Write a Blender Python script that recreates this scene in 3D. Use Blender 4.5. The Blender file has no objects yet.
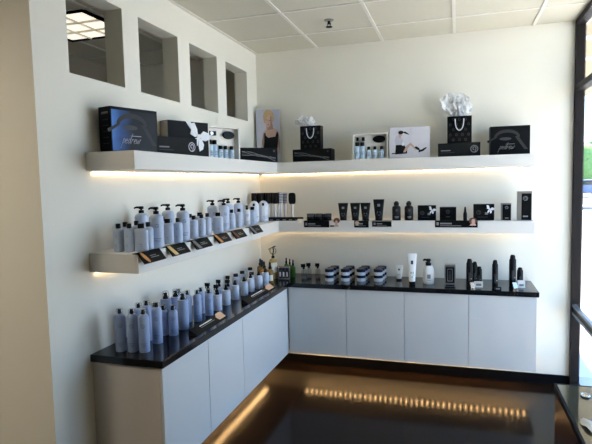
import bpy, bmesh, math, random
from mathutils import Vector, Matrix
random.seed(7)
SC = bpy.context.scene
C = SC.collection
PI = math.pi

# ------------------------------------------------------------------ materials
def mat(name, col, rough=.5, metal=0., var=.04, scale=30., bump=0., spec=.5, coat=0., emit=None, estr=0., trans=0., alpha=1., ior=1.45):
    m = bpy.data.materials.new(name); m.use_nodes = True
    nt = m.node_tree; b = nt.nodes['Principled BSDF']
    b.inputs['Roughness'].default_value = rough
    b.inputs['Metallic'].default_value = metal
    b.inputs['Specular IOR Level'].default_value = spec
    b.inputs['Coat Weight'].default_value = coat
    b.inputs['Coat Roughness'].default_value = .05
    b.inputs['Transmission Weight'].default_value = trans
    b.inputs['IOR'].default_value = ior
    b.inputs['Alpha'].default_value = alpha
    tc = nt.nodes.new('ShaderNodeTexCoord')
    nz = nt.nodes.new('ShaderNodeTexNoise'); nz.inputs['Scale'].default_value = scale; nz.inputs['Detail'].default_value = 3
    nt.links.new(tc.outputs['Object'], nz.inputs['Vector'])
    mx = nt.nodes.new('ShaderNodeMix'); mx.data_type = 'RGBA'
    a = tuple(max(0, c * (1 - var)) for c in col); d = tuple(min(1, c * (1 + var)) for c in col)
    mx.inputs['A'].default_value = a + (1,); mx.inputs['B'].default_value = d + (1,)
    nt.links.new(nz.outputs['Fac'], mx.inputs['Factor'])
    nt.links.new(mx.outputs['Result'], b.inputs['Base Color'])
    if bump:
        bp = nt.nodes.new('ShaderNodeBump'); bp.inputs['Strength'].default_value = bump; bp.inputs['Distance'].default_value = .002
        nt.links.new(nz.outputs['Fac'], bp.inputs['Height']); nt.links.new(bp.outputs['Normal'], b.inputs['Normal'])
    if emit:
        b.inputs['Emission Color'].default_value = emit + (1,); b.inputs['Emission Strength'].default_value = estr
    return m

def glassy(name, tint, gloss=.08, rough=.02):
    """clear pane / clear plastic: mostly see-through with a fresnel reflection"""
    m = bpy.data.materials.new(name); m.use_nodes = True
    nt = m.node_tree; nt.nodes.clear()
    out = nt.nodes.new('ShaderNodeOutputMaterial'); mx = nt.nodes.new('ShaderNodeMixShader')
    t = nt.nodes.new('ShaderNodeBsdfTransparent'); t.inputs['Color'].default_value = tint + (1,)
    g = nt.nodes.new('ShaderNodeBsdfGlossy'); g.inputs['Roughness'].default_value = rough
    fr = nt.nodes.new('ShaderNodeFresnel'); fr.inputs['IOR'].default_value = 1.45
    mul = nt.nodes.new('ShaderNodeMath'); mul.operation = 'MULTIPLY'; mul.inputs[1].default_value = gloss / .04
    nt.links.new(fr.outputs[0], mul.inputs[0]); mul.use_clamp = True
    ge = nt.nodes.new('ShaderNodeNewGeometry'); inv = nt.nodes.new('ShaderNodeMath'); inv.operation = 'SUBTRACT'; inv.inputs[0].default_value = 1
    nt.links.new(ge.outputs['Backfacing'], inv.inputs[1]); m2 = nt.nodes.new('ShaderNodeMath'); m2.operation = 'MULTIPLY'
    nt.links.new(mul.outputs[0], m2.inputs[0]); nt.links.new(inv.outputs[0], m2.inputs[1])   # only the outer face of each pane reflects
    nt.links.new(m2.outputs[0], mx.inputs[0]); nt.links.new(t.outputs[0], mx.inputs[1]); nt.links.new(g.outputs[0], mx.inputs[2])
    nt.links.new(mx.outputs[0], out.inputs[0])
    return m

M = {}
M['paint'] = mat('wall_paint', (.81, .785, .695), .6, var=.015, scale=6, bump=.05)
M['ceil'] = mat('ceiling_tile', (.66, .63, .525), .9, var=.03, scale=60, bump=.25)
M['tbar'] = mat('ceiling_bar', (.78, .75, .68), .5)
M['floor'] = mat('dark_floor', (.012, .0075, .005), .135, var=.35, scale=9, spec=.13)
M['base'] = mat('black_baseboard', (.004, .004, .005), .6, spec=.08)
M['shelf'] = mat('shelf_lacquer', (.74, .715, .67), .4, var=.01)
M['door'] = mat('white_lacquer', (.64, .65, .65), .22, var=.01, spec=.5)
M['carc'] = mat('cabinet_side', (.64, .59, .54), .45, var=.02)
M['stone'] = mat('black_granite', (.010, .010, .011), .12, var=.6, scale=220)
M['bronze'] = mat('dark_bronze', (.014, .011, .011), .5, metal=0, spec=.15)
M['rail'] = mat('grey_rail', (.16, .18, .20), .35, metal=.5)
M['glass'] = glassy('window_glass', (.97, .985, .98), .03)
M['clear'] = glassy('clear_plastic', (.86, .87, .88), .07, .05)
M['blue'] = mat('periwinkle_plastic', (.46, .54, .69), .38, var=.03, spec=.4)
M['blue2'] = mat('periwinkle_can', (.30, .395, .61), .34, var=.03, spec=.45)
M['pale'] = mat('pale_blue_plastic', (.66, .71, .79), .35, var=.03)
M['sky'] = mat('sky_blue_plastic', (.60, .75, .88), .35, var=.03)
M['print'] = mat('slate_print', (.16, .21, .36), .5)
M['black'] = mat('black_plastic', (.005, .005, .0055), .32, var=.2, spec=.18)
M['card'] = mat('black_card', (.006, .006, .0063), .4, var=.15, spec=.09)
M['cardm'] = mat('charcoal_card', (.014, .014, .014), .55, var=.15, spec=.1)
M['cardp'] = mat('dim_print', (.032, .031, .031), .45, spec=.2)
M['grey'] = mat('grey_print', (.22, .22, .23), .5)
M['dgrey'] = mat('dark_grey_print', (.055, .055, .06), .5, spec=.2)
M['white'] = mat('white_plastic', (.82, .82, .80), .35)
M['tissue'] = mat('white_tissue', (.92, .92, .92), .8, var=.02, alpha=.62)
M['ribbon'] = mat('white_ribbon', (.78, .79, .82), .4)
M['cream'] = mat('cream_card', (.78, .75, .68), .6)
M['tan'] = mat('tan_card', (.42, .33, .26), .6)
M['skin'] = mat('printed_skin', (.55, .37, .30), .5)
M['tanskin'] = mat('printed_tan', (.36, .22, .17), .5)
M['orange'] = mat('printed_orange', (.62, .25, .07), .5, var=.25, scale=80)
M['gold'] = mat('printed_gold', (.66, .47, .19), .5, var=.2, scale=80)
M['red'] = mat('printed_auburn', (.13, .045, .025), .5, var=.25, scale=80)
M['peach'] = mat('printed_peach', (.72, .46, .31), .5, var=.12, scale=60)
M['blonde'] = mat('printed_blonde', (.50, .34, .17), .5, var=.4, scale=90)
M['lilac'] = mat('lilac_print', (.52, .52, .59), .5)
M['lilac2'] = mat('pale_lilac_print', (.66, .65, .70), .5)
M['navy'] = mat('navy_lid', (.008, .012, .036), .35, spec=.2)
M['amber'] = mat('amber_glass', (.34, .19, .035), .1, trans=.25)
M['goldp'] = mat('gold_bottle', (.40, .30, .12), .25, trans=.1)
M['green'] = mat('green_glass', (.07, .20, .035), .12, trans=.35)
M['silver'] = mat('silver', (.65, .66, .68), .25, metal=.9)
M['steel'] = mat('brushed_grey', (.22, .22, .23), .4, metal=.4)
M['taupe'] = mat('taupe_metallic_card', (.26, .24, .215), .35, metal=.35)
M['wood'] = mat('dark_red_wood', (.045, .017, .012), .25, var=.35, scale=12, coat=.3)
M['tglass'] = mat('table_glass', (.075, .075, .05), .05, spec=.7, coat=.5)
M['led'] = mat('led_diode', (1, .8, .55), .5, emit=(1., .70, .38), estr=1.)
M['led_u'] = mat('led_diode_low', (1, .8, .55), .5, emit=(1., .60, .25), estr=1.)
M['lamp'] = mat('lamp_diffuser', (.9, .9, .85), .5, emit=(1., .93, .78), estr=1.)
M['lamp2'] = mat('lamp_fill_soffit', (.9, .9, .85), .5, emit=(1., .88, .72), estr=1.)  # for the added warm fill lights and the soffit light lenses
M['louver'] = mat('lamp_louver', (.75, .71, .60), .4)
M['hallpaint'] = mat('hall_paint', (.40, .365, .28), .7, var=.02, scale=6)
M['pave'] = mat('pale_concrete', (.62, .61, .60), .85, var=.06, scale=4)
M['asph'] = mat('asphalt', (.16, .16, .165), .9, var=.2, scale=10)
M['stucco'] = mat('tan_stucco', (.30, .235, .14), .85, var=.05)
M['leaf'] = mat('hedge_leaf', (.12, .28, .045), .6, var=.6, scale=4)
M['carblue'] = mat('car_paint', (.05, .13, .30), .2, metal=.3, coat=.6)
M['tire'] = mat('tyre', (.02, .02, .02), .8)
E_LED, E_UND, E_LAMP, E_FILL = 24., 95., 1.3, 40.
for k, v in (('led', E_LED), ('led_u', E_UND), ('lamp', E_LAMP), ('lamp2', E_FILL)):
    M[k].node_tree.nodes['Principled BSDF'].inputs['Emission Strength'].default_value = v

# ------------------------------------------------------------------ mesh helpers
class MB:
    def __init__(s): s.v = []; s.f = []; s.m = []; s.sm = []; s.mats = []
    def mi(s, m):
        if m not in s.mats: s.mats.append(m)
        return s.mats.index(m)
    def add(s, vs, fs, m, smooth=False):
        o = len(s.v); s.v += [tuple(v) for v in vs]; k = s.mi(m)
        for f in fs: s.f.append([i + o for i in f]); s.m.append(k); s.sm.append(smooth)
        return s
    def box(s, x0, x1, y0, y1, z0, z1, m, mx=None):
        vs = [Vector((x, y, z)) for z in (z0, z1) for y in (y0, y1) for x in (x0, x1)]
        if mx: vs = [mx @ v for v in vs]
        return s.add(vs, [(0, 2, 3, 1), (4, 5, 7, 6), (0, 1, 5, 4), (2, 6, 7, 3), (0, 4, 6, 2), (1, 3, 7, 5)], m)
    def prism(s, pts, z0, z1, m, mx=None):
        """polygon (counter-clockwise, x-y) extruded in z"""
        n = len(pts)
        vs = [Vector((x, y, z0)) for x, y in pts] + [Vector((x, y, z1)) for x, y in pts]
        if mx: vs = [mx @ v for v in vs]
        return s.add(vs, [tuple(range(n))[::-1], tuple(range(n, 2 * n))] + [(i, (i + 1) % n, n + (i + 1) % n, n + i) for i in range(n)], m)
    def panel(s, pts, y, t, m):
        """polygon in x-z facing -y, thickness t"""
        n = len(pts)
        vs = [(x, y, z) for x, z in pts] + [(x, y + t, z) for x, z in pts]
        return s.add(vs, [tuple(range(n)), tuple(range(n, 2 * n))[::-1]] + [((i + 1) % n, i, n + i, n + (i + 1) % n) for i in range(n)], m)
    def lathe(s, prof, m, n=20, sx=1., sy=1., e=2., c=(0, 0, 0), mx=None):
        """profile of (r, z); e>2 squares the cross-section off"""
        vs = []; fs = []
        def sg(c_): return math.copysign(abs(c_) ** (2 / e), c_)
        for r, z in prof:
            for i in range(n):
                a = 2 * PI * i / n
                vs.append(Vector((c[0] + r * sx * sg(math.cos(a)), c[1] + r * sy * sg(math.sin(a)), c[2] + z)))
        if mx: vs = [mx @ v for v in vs]
        for k in range(len(prof) - 1):
            for i in range(n):
                j = (i + 1) % n
                fs.append((k * n + i, k * n + j, (k + 1) * n + j, (k + 1) * n + i))
        fs.append(tuple(range(n))[::-1]); L = (len(prof) - 1) * n; fs.append(tuple(range(L, L + n)))
        return s.add(vs, fs, m, True)
    def tube(s, pts, r, m, n=8):
        pts = [Vector(p) for p in pts]; vs = []; fs = []
        rr = r if isinstance(r, (list, tuple)) else [r] * len(pts)
        for k, p in enumerate(pts):
            t = (pts[min(k + 1, len(pts) - 1)] - pts[max(k - 1, 0)]).normalized()
            a = t.orthogonal().normalized() if k == 0 else (pa - t * pa.dot(t)).normalized()
            pa = a; b = t.cross(a)
            for i in range(n):
                an = 2 * PI * i / n; vs.append(p + (a * math.cos(an) + b * math.sin(an)) * rr[k])
        for k in range(len(pts) - 1):
            for i in range(n):
                j = (i + 1) % n; fs.append((k * n + i, k * n + j, (k + 1) * n + j, (k + 1) * n + i))
        fs.append(tuple(range(n))[::-1]); L = (len(pts) - 1) * n; fs.append(tuple(range(L, L + n)))
        return s.add(vs, fs, m, True)
    def decal(s, r, z0, z1, a0, a1, m, sx=1., sy=1., seg=6):
        """a thin printed patch on the outside of a round bottle"""
        vs = []; fs = []
        for i in range(seg + 1):
            a = a0 + (a1 - a0) * i / seg
            for z in (z0, z1): vs.append((r * sx * math.cos(a), r * sy * math.sin(a), z))
        for i in range(seg): fs.append((2 * i, 2 * i + 2, 2 * i + 3, 2 * i + 1))
        return s.add(vs, fs, m, True)
    def ring_decal(s, r, zc, ac, ro, ri, m, sx=1., sy=1., a0=0., a1=2 * PI, n=14):
        vs = []; fs = []
        for i in range(n + 1):
            t = a0 + (a1 - a0) * i / n
            for q in (ro, ri):
                a = ac + q * math.cos(t) / r
                vs.append((r * sx * math.cos(a), r * sy * math.sin(a), zc + q * math.sin(t)))
        for i in range(n): fs.append((2 * i, 2 * i + 2, 2 * i + 3, 2 * i + 1))
        return s.add(vs, fs, m, True)
    def build(s, name, parent=None, bevel=0., loc=None, rz=0.):
        me = bpy.data.meshes.new(name); me.from_pydata(s.v, [], s.f)
        for m in s.mats: me.materials.append(m)
        for p, k, sm in zip(me.polygons, s.m, s.sm): p.material_index = k; p.use_smooth = sm
        me.update()
        if any(s.sm):
            try: me.set_sharp_from_angle(angle=math.radians(45))
            except Exception: pass
        o = bpy.data.objects.new(name, me); C.objects.link(o)
        if parent: o.parent = parent
        if loc: o.location = loc
        if rz: o.rotation_euler = (0, 0, rz)
        if bevel:
            b = o.modifiers.new('edge', 'BEVEL'); b.width = bevel; b.segments = 2; b.limit_method = 'ANGLE'
        return o

def ell(cx, cz, rx, rz, n=20, a0=0., a1=2 * PI):
    return [(cx + rx * math.cos(a0 + (a1 - a0) * i / n), cz + rz * math.sin(a0 + (a1 - a0) * i / n)) for i in range(n)]

def tag(o, label, cat, group=None):
    o['label'] = label; o['category'] = cat
    if group: o['group'] = group
    return o
def thing(name, label, cat, loc=(0, 0, 0), rz=0., group=None):
    o = bpy.data.objects.new(name, None); C.objects.link(o); o.empty_display_size = .05
    o.location = loc; o.rotation_euler = (0, 0, rz)
    return tag(o, label, cat, group)
def struct(mb, name, parent=None, bevel=0.):
    o = mb.build(name, parent, bevel)
    if parent is None: o['kind'] = 'structure'
    return o
def dup(root, loc, rz, label, group=None):
    r = root.copy(); C.objects.link(r); r.location = loc; r.rotation_euler = (0, 0, rz); r['label'] = label
    if group: r['group'] = group
    for ch in list(root.children):
        c = ch.copy(); C.objects.link(c); c.parent = r
        for g in list(ch.children):
            d = g.copy(); C.objects.link(d); d.parent = c
    return r
class Kind:
    """first use places the prototype, later uses copy it and its parts"""
    def __init__(s, make): s.make = make; s.p = None
    def put(s, loc, rz, label, cat, group=None):
        if s.p is None:
            s.p = s.make(); s.p.location = loc; s.p.rotation_euler = (0, 0, rz); tag(s.p, label, cat, group); return s.p
        return dup(s.p, loc, rz, label, group)
GLYPH = {'p': (.62, [(0, -.9), (.12, 0), (.25, 1), (.2, .65), (.42, 1), (.6, .85), (.55, .3), (.32, .05), (.16, .2)]),
         'e': (.52, [(0, .45), (.42, .6), (.40, .95), (.15, .9), (.02, .4), (.2, 0), (.5, .25)]),
         'd': (.70, [(.5, .85), (.2, .95), (0, .4), (.15, 0), (.42, .35), (.74, 2.0), (.52, .5), (.6, 0), (.72, .15)]),
         'r': (.46, [(0, .1), (.12, .95), (.1, .6), (.3, .95), (.46, .85)]),
         'w': (.95, [(0, .9), (.05, .1), (.25, .05), (.42, .75), (.45, .1), (.65, .1), (.82, .95), (.98, .85)])}
def script(parent, size, m, loc, word='pedrew'):
    """thin slanted handwriting printed on a carton"""
    b = MB(); x = 0.
    for ch in word:
        wd_, pts = GLYPH[ch]
        b.tube([((x + px + .32 * pz) * size, 0, pz * size) for px, pz in pts], size * .055, m, 5); x += wd_ + .1
    return b.build('lettering', parent, loc=loc)

# ------------------------------------------------------------------ key sizes (metres)
H = 2.998; W = 2.745; ZU = 1.944; ZL = 1.418; ZK = .885; YF = -2.768
ORD = ['first', 'second', 'third', 'fourth', 'fifth', 'sixth', 'seventh', 'eighth', 'ninth', 'tenth', 'eleventh', 'twelfth']

# ------------------------------------------------------------------ the room
YR = -8.2; XL = -3.4
struct(MB().box(XL - .15, W, YR - .15, .0, -.15, 0, M['floor']), 'floor')
struct(MB().box(XL - .15, W + .12, YR - .15, .15, H, H + .15, M['ceil']), 'ceiling')
b = MB().box(XL - .15, W, 0, .15, 0, H, M['paint']); struct(b, 'wall_back')
# left wall with its four openings
z0, z1, T = 2.335, 2.783, .121
ops = [(-2.535, -2.083), (-1.925, -1.462), (-1.299, -.852), (-.690, -.237)]
b = MB(); b.box(-T, 0, YF, 0, 0, z0, M['paint']); b.box(-T, 0, YF, 0, z1, H, M['paint'])
ys = [YF] + [v for o in ops for v in o] + [0.]
for i in range(0, len(ys), 2): b.box(-T, 0, ys[i], ys[i + 1], z0, z1, M['paint'])
struct(b, 'wall_left')
struct(MB().box(XL, -T, YF, YF + .12, 0, H, M['paint']), 'wall_return')
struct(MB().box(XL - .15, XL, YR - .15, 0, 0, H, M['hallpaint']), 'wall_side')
struct(MB().box(XL, W, YR - .15, YR, 0, H, M['paint']), 'wall_rear')
# soffit beam and inner back wall of the room seen through the openings
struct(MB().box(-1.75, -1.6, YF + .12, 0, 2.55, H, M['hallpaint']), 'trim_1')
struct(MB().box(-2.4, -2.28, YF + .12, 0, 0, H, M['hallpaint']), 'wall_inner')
# ceiling bars
b = MB()
for x in (.012, .612, 1.212, 1.82, 2.44): b.box(x - .012, x + .012, YR, 0, H - .007, H, M['tbar'])
for y in [-.462 - .585 * k for k in range(14)]:
    b.box(0, W, y - .012, y + .012, H - .006, H, M['tbar'])
for x in (-.6, -1.21): b.box(x - .012, x + .012, YF + .12, 0, H - .007, H, M['tbar'])
for y in (-.462, -1.047, -1.632, -2.217): b.box(-1.6, -T, y - .012, y + .012, H - .006, H, M['tbar'])
struct(b, 'trim_2')
# baseboards
struct(MB().box(0.012, W, -.014, 0, 0, .086, M['base']), 'baseboard_back')
struct(MB().box(0, .014, YF, 0, 0, .086, M['base']), 'baseboard_left')

# window wall
def window_bay(k, y1, y0):
    f = MB()
    f.box(W, W + .068, y1 - .05, y1, 0, H, M['bronze'])
    f.box(W, W + .068, y0, y1 - .05, H - .045, H, M['bronze'])
    f.box(W, W + .068, y0, y1 - .05, 2.435, 2.482, M['bronze'])
    f.box(W, W + .068, y0, y1 - .05, 0, .05, M['bronze'])
    o = struct(f, 'window_%d' % k)
    g = MB(); g.box(W + .030, W + .036, y0, y1 - .05, 2.482, H - .045, M['glass']); g.box(W + .030, W + .036, y0, y1 - .05, .05, 2.435, M['glass'])
    g.build('pane', o)
    r = MB()
    for z in (.625, .69): r.box(W + .005, W + .035, y0, y1 - .05, z, z + .022, M['rail'])
    r.box(W + .01, W + .034, y0, y1 - .05, .647, .69, M['bronze'])
    r.build('push_rail', o)
    return o
ye = [0, -1.64, -2.25, -4.92, -6.56, YR]
for k in range(2): window_bay(k + 1, ye[k], ye[k + 1])
struct(MB().box(W, W + .12, YR, ye[2], 0, H, M['paint']), 'wall_right')

# ------------------------------------------------------------------ lamps
def troffer(x, y, m, label, depth=.06):
    t = thing('ceiling_light', label, 'ceiling light', (x, y, H))
    f = MB()
    for a in ((-.3, .3, -.3, -.285), (-.3, .3, .285, .3), (-.3, -.285, -.285, .285), (.285, .3, -.285, .285)): f.box(a[0], a[1], a[2], a[3], -.022, 0, M['base'] if m is M['lamp'] else M['tbar'])
    f.build('frame', t)
    MB().box(-.285, .285, -.285, .285, -.008, -.002, m).build('diffuser', t)
    l = MB()
    for k in (-.095, .095):
        l.box(k - .004, k + .004, -.285, .285, -.024, -.009, M['louver']); l.box(-.285, .285, k - .004, k + .004, -.024, -.009, M['louver'])
    l.build('louver', t)
    return t
troffer(-.935, -1.335, M['lamp'], 'square louvred ceiling light glowing in the room behind the left wall openings')
tl = troffer(-.60, -4.35, M['lamp2'], 'added fill light, shaped as a square ceiling light, beside the return wall')  # unseen fixture, added to warm and brighten the return wall
dup(tl, (-2.1, -4.35, H), 0, 'second added fill light, at the far side of the return wall')
# sprinkler
t = thing('fire_sprinkler', 'small metal sprinkler head hanging from the ceiling tiles', 'sprinkler', (.905, -.747, H))
MB().lathe([(.038, 0), (.036, -.006), (.014, -.010)], M['taupe'], 20).build('flange', t)
q = MB(); q.lathe([(.012, -.010), (.011, -.03), (.006, -.034)], M['bronze'], 12)
for s in (-1, 1): q.tube([(s * .009, 0, -.02), (s * .014, 0, -.035), (s * .004, 0, -.05)], .003, M['bronze'], 6)
q.lathe([(.004, -.05), (.026, -.051), (.026, -.054), (.004, -.058)], M['bronze'], 16)
q.build('nozzle', t)

# ------------------------------------------------------------------ floating shelves
def L_shelf(name, label, z, th, dl, db, ll, lb):
    t = thing(name, label, 'shelf', (0, 0, z))
    pts = [(0, 0), (0, -ll), (dl, -ll), (dl, -db), (lb, -db), (lb, 0)]
    MB().prism(pts, -th, 0, M['shelf']).build('board', t, .002)
    st = MB().box(.004, .016, -ll + .03, -.03, -th - .006, -th, M['white']).build('led_tape', t)
    d = MB(); y = -ll + .04
    while y < -.04: d.box(.005, .015, y, y + .012, -th - .0085, -th - .006, M['led']); y += .022
    d.build('diode_row', st)
    st = MB().box(.03, lb - .03, -.016, -.004, -th - .006, -th, M['white']).build('led_tape', t)
    d = MB(); x = .045
    while x < lb - .05: d.box(x, x + .012, -.015, -.005, -th - .0085, -th - .006, M['led']); x += .022
    d.build('diode_row', st)
    return t
L_shelf('floating_shelf', 'upper thick white L-shaped floating shelf carrying boxes and gift bags', ZU, .095, .295, .306, 2.454, 2.425)
L_shelf('floating_shelf', 'lower thick white L-shaped floating shelf carrying bottles and small boxes', ZL, .10, .301, .323, 2.468, 2.426)

# ------------------------------------------------------------------ wall-hung cabinets and worktop
ZB = .258; ZT = .845
def cab_left(ya, yb, label, hide=False):
    t = thing('wall_cabinet', label, 'cabinet', (0, ya, ZB), 0, 'white wall-hung cabinets')
    L = yb - ya
    MB().box(.001, .404, 0, L, 0, ZT - ZB, M['carc']).build('body', t)
    return t, L
for ya, yb, lab in ((-2.488, -1.984, 'white wall-hung cabinet at the near end of the left run'), (-1.984, -1.467, 'middle white wall-hung cabinet of the left run'), (-1.467, -.001, 'wide white wall-hung cabinet running into the inner corner')):
    t, L = cab_left(ya + .0005, yb - .0005, lab)
    d1 = L if yb < -.1 else (-.476 - ya)
    d = MB().box(.405, .423, .0015, d1 - .003, 0, ZT - ZB - .002, M['door']).build('door', t, .0012)
xb = [.436, .942, 1.429, 1.931, 2.429]
nm = ['leftmost', 'second from left', 'third from left', 'rightmost']
for k in range(4):
    t = thing('wall_cabinet', '%s white wall-hung cabinet on the back wall' % nm[k], 'cabinet', (xb[k], 0, ZB), 0, 'white wall-hung cabinets')
    L = xb[k + 1] - xb[k]
    MB().box(.0005, L - .0005, -.437, -.001, 0, ZT - ZB, M['carc']).build('body', t)
    MB().box(.0015 if k else -.0105, L - .0015, -.456, -.438, 0, ZT - ZB - .002, M['door']).build('door', t, .0012)
pts = [(.0005, -.0005), (.0005, -2.502), (.436, -2.502), (.436, -.471), (2.443, -.471), (2.443, -.0005)]
tag(MB().prism(pts, ZT + .0005, ZK, M['stone']).build('worktop', None, .003), 'polished black L-shaped worktop lying on the white cabinets', 'worktop')
# light strips under the cabinets
ZS_ = .246
for nm_, lab, rect, along in (('led_strip', 'warm light strip under the back run of cabinets', (.45, 2.44, -.095, -.045), 0), ('led_strip', 'warm light strip under the left run of cabinets', (.040, .090, -2.45, -.10), 1)):
    t = thing(nm_, lab, 'light strip', (0, 0, ZB))
    x0, x1, y0, y1 = rect
    MB().box(x0, x1, y0, y1, -.006, 0, M['white']).build('tape', t)
    d = MB(); p = (y0 if along else x0) + .01; e = y1 if along else x1
    while p < e - .02:
        if along: d.box(x0 + .001, x1 - .001, p, p + .008, -.0085, -.006, M['led_u'])
        else: d.box(p, p + .008, y0 + .001, y1 - .001, -.0085, -.006, M['led_u'])
        p += .047
    d.build('diode_row', t)

# ------------------------------------------------------------------ bottles
FA = -1.05      # printed side faces the shop (towards the viewer)
def printing(b, r, z_em, z_t, m, sx=1., sy=1.):
    r *= 1.012
    b.ring_decal(r, z_em, FA, .0115, .0092, m, sx, sy)
    b.ring_decal(r, z_em + .002, FA, .006, .0042, m, sx, sy)
    b.decal(r, z_em - .0105, z_em - .004, FA + .05, FA + .2, m, sx, sy, 2)
    for k, w in enumerate((.62, .5, .36)): b.decal(r, z_t - k * .0085, z_t - k * .0085 + .0028, FA - w, FA + w, m, sx, sy)
def mk_small(w=.026, d=.026, h=.148, cw=.0115, cd=.0115, m='blue', e=2.3):
    def f():
        t = bpy.data.objects.new('shampoo_bottle', None); C.objects.link(t)
        hb = h - .028
        b = MB(); b.lathe([(.86, 0), (.97, .003), (1, .008), (1, hb - .012), (.93, hb - .004), (.70, hb), (.42, hb + .002), (.40, hb + .006)], M[m], 24, w, d, e)
        printing(b, 1.0, .085, .036, M['print'], w, d) if False else None
        b2 = b
        rr = 1.013
        # emblem and lines of print
        for k, ww in enumerate((.6, .45, .3)): b2.decal(rr, .036 - k * .009, .039 - k * .009, FA - ww, FA + ww, M['print'], w, d)
        vs_r = []
        b2.ring_decal(rr, .08, FA, .3, .22, M['print'], w, d) if False else None
        n = 14; vs = []; fs = []
        for i in range(n + 1):
            a = 2 * PI * i / n
            for q_ in (.0105, .008):
                an = FA + q_ * math.cos(a) / max(w, d); vs.append((rr * w * math.cos(an), rr * d * math.sin(an), .083 + q_ * math.sin(a)))
        for i in range(n): fs.append((2 * i, 2 * i + 2, 2 * i + 3, 2 * i + 1))
        b2.add(vs, fs, M['print'], True)
        b.build('body', t)
        c = MB(); c.lathe([(1, 0), (1, .022), (.93, .025)], M['black'], 20, cw, cd, 3., (0, 0, hb + .004)); c.build('cap', t)
        return t
    return f
def mk_pump(r=.039, h=.231):
    def f():
        t = bpy.data.objects.new('pump_bottle', None); C.objects.link(t)
        hb = h - .047
        b = MB(); b.lathe([(r * .9, 0), (r * .98, .004), (r, .01), (r, hb - .022), (r * .96, hb - .012), (r * .8, hb - .003), (r * .5, hb + .003), (r * .36, hb + .005)], M['blue'], 28)
        printing(b, r, .125, .052, M['print'])
        b.build('body', t)
        c = MB(); c.lathe([(.0155, 0), (.0155, .016), (.012, .019)], M['black'], 20, c=(0, 0, hb + .003))
        c.lathe([(.006, .018), (.006, .026)], M['black'], 12, c=(0, 0, hb + .003))
        c.lathe([(.013, .025), (.0145, .029), (.0145, .037), (.012, .041)], M['black'], 18, c=(0, 0, hb + .003))
        c.tube([(-.008, 0, hb + .037), (-.03, 0, hb + .038), (-.040, 0, hb + .035), (-.042, 0, hb + .029)], [.007, .006, .005, .004], M['black'])
        c.build('pump_head', t)
        return t
    return f
def mk_nozzle():
    t = bpy.data.objects.new('spray_bottle', None); C.objects.link(t)
    r = .026; hb = .13
    b = MB(); b.lathe([(r * .9, 0), (r, .006), (r, hb - .015), (r * .85, hb - .004), (r * .45, hb)], M['pale'], 24); printing(b, r, .085, .035, M['print']); b.build('body', t)
    c = MB(); c.lathe([(.010, 0), (.010, .016), (.006, .018), (.006, .024), (.009, .025), (.009, .034)], M['black'], 16, c=(0, 0, hb)); c.tube([(0, 0, hb + .029), (-.013, 0, hb + .029)], .004, M['black']); c.build('nozzle', t)
    return t
def mk_domed():
    t = bpy.data.objects.new('domed_bottle', None); C.objects.link(t)
    b = MB(); pr = [(.9, 0), (1, .006), (1, .140)] + [(math.cos(a), .140 + .05 * math.sin(a)) for a in [PI / 2 * k / 8 for k in range(1, 8)]] + [(.05, .19)]
    b.lathe(pr, M['pale'], 28, .043, .036)
    rr = 1.013
    for k, ww in enumerate((.6, .45, .3)): b.decal(rr, .05 - k * .01, .053 - k * .01, FA - ww, FA + ww, M['print'], .043, .036)
    b.build('body', t)
    c = MB(); c.box(-.0095, .0095, -.040, -.028, .145, .168, M['black']); c.build('spout', t, .002)
    return t
def mk_can(r=.0285, h=.231):
    def f():
        t = bpy.data.objects.new('aerosol_can', None); C.objects.link(t)
        hb = h - .034
        b = MB(); b.lathe([(r * .94, 0), (r, .004), (r, hb - .016), (r * .93, hb - .006), (r * .72, hb + .002), (r * .5, hb + .006)], M['blue2'], 24)
        printing(b, r, hb * .72, hb * .24, M['print']); b.build('body', t)
        c = MB(); c.lathe([(.0105, 0), (.0105, .014), (.0085, .016), (.0085, .026), (.007, .028)], M['black'], 16, c=(0, 0, hb + .004)); c.build('nozzle', t)
        k = MB(); k.lathe([(r * .66, hb + .0035), (r * .64, h - .004), (r * .55, h)], M['clear'], 20); k.build('clear_cap', t)
        return t
    return f
def mk_mist(r=.032, h=.231):
    def f():
        t = bpy.data.objects.new('mist_bottle', None); C.objects.link(t)
        hb = h - .05
        b = MB(); b.lathe([(r * .93, 0), (r, .005), (r, hb - .007), (r * .95, hb), (r * .5, hb + .002)], M['blue2'], 24, e=2.3)
        printing(b, r, hb * .72, hb * .24, M['print']); b.build('body', t)
        c = MB(); c.lathe([(.017, 0), (.016, .012), (.010, .020), (.009, .032), (.006, .036)], M['black'], 16, c=(0, 0, hb + .002)); c.tube([(0, 0, hb + .030), (-.013, -.003, hb + .032)], .005, M['black']); c.build('nozzle', t)
        k = MB(); k.lathe([(r * .72, hb + .002), (r * .62, h - .004), (r * .5, h)], M['clear'], 20); k.build('clear_cap', t)
        return t
    return f
def mk_conc(r=.030, h=.149):
    def f():
        t = bpy.data.objects.new('treatment_bottle', None); C.objects.link(t)
        hb = h - .040
        b = MB(); b.lathe([(r * .93, 0), (r, .005), (r, hb - .006), (r * .94, hb), (r * .5, hb + .002)], M['blue'], 24, e=2.3)
        printing(b, r, hb * .72, hb * .30, M['print']); b.build('body', t)
        c = MB(); c.lathe([(.015, 0), (.0145, .010), (.010, .017), (.009, .030), (.006, .036)], M['black'], 16, c=(0, 0, hb + .002)); c.build('nozzle', t)
        return t
    return f
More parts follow.
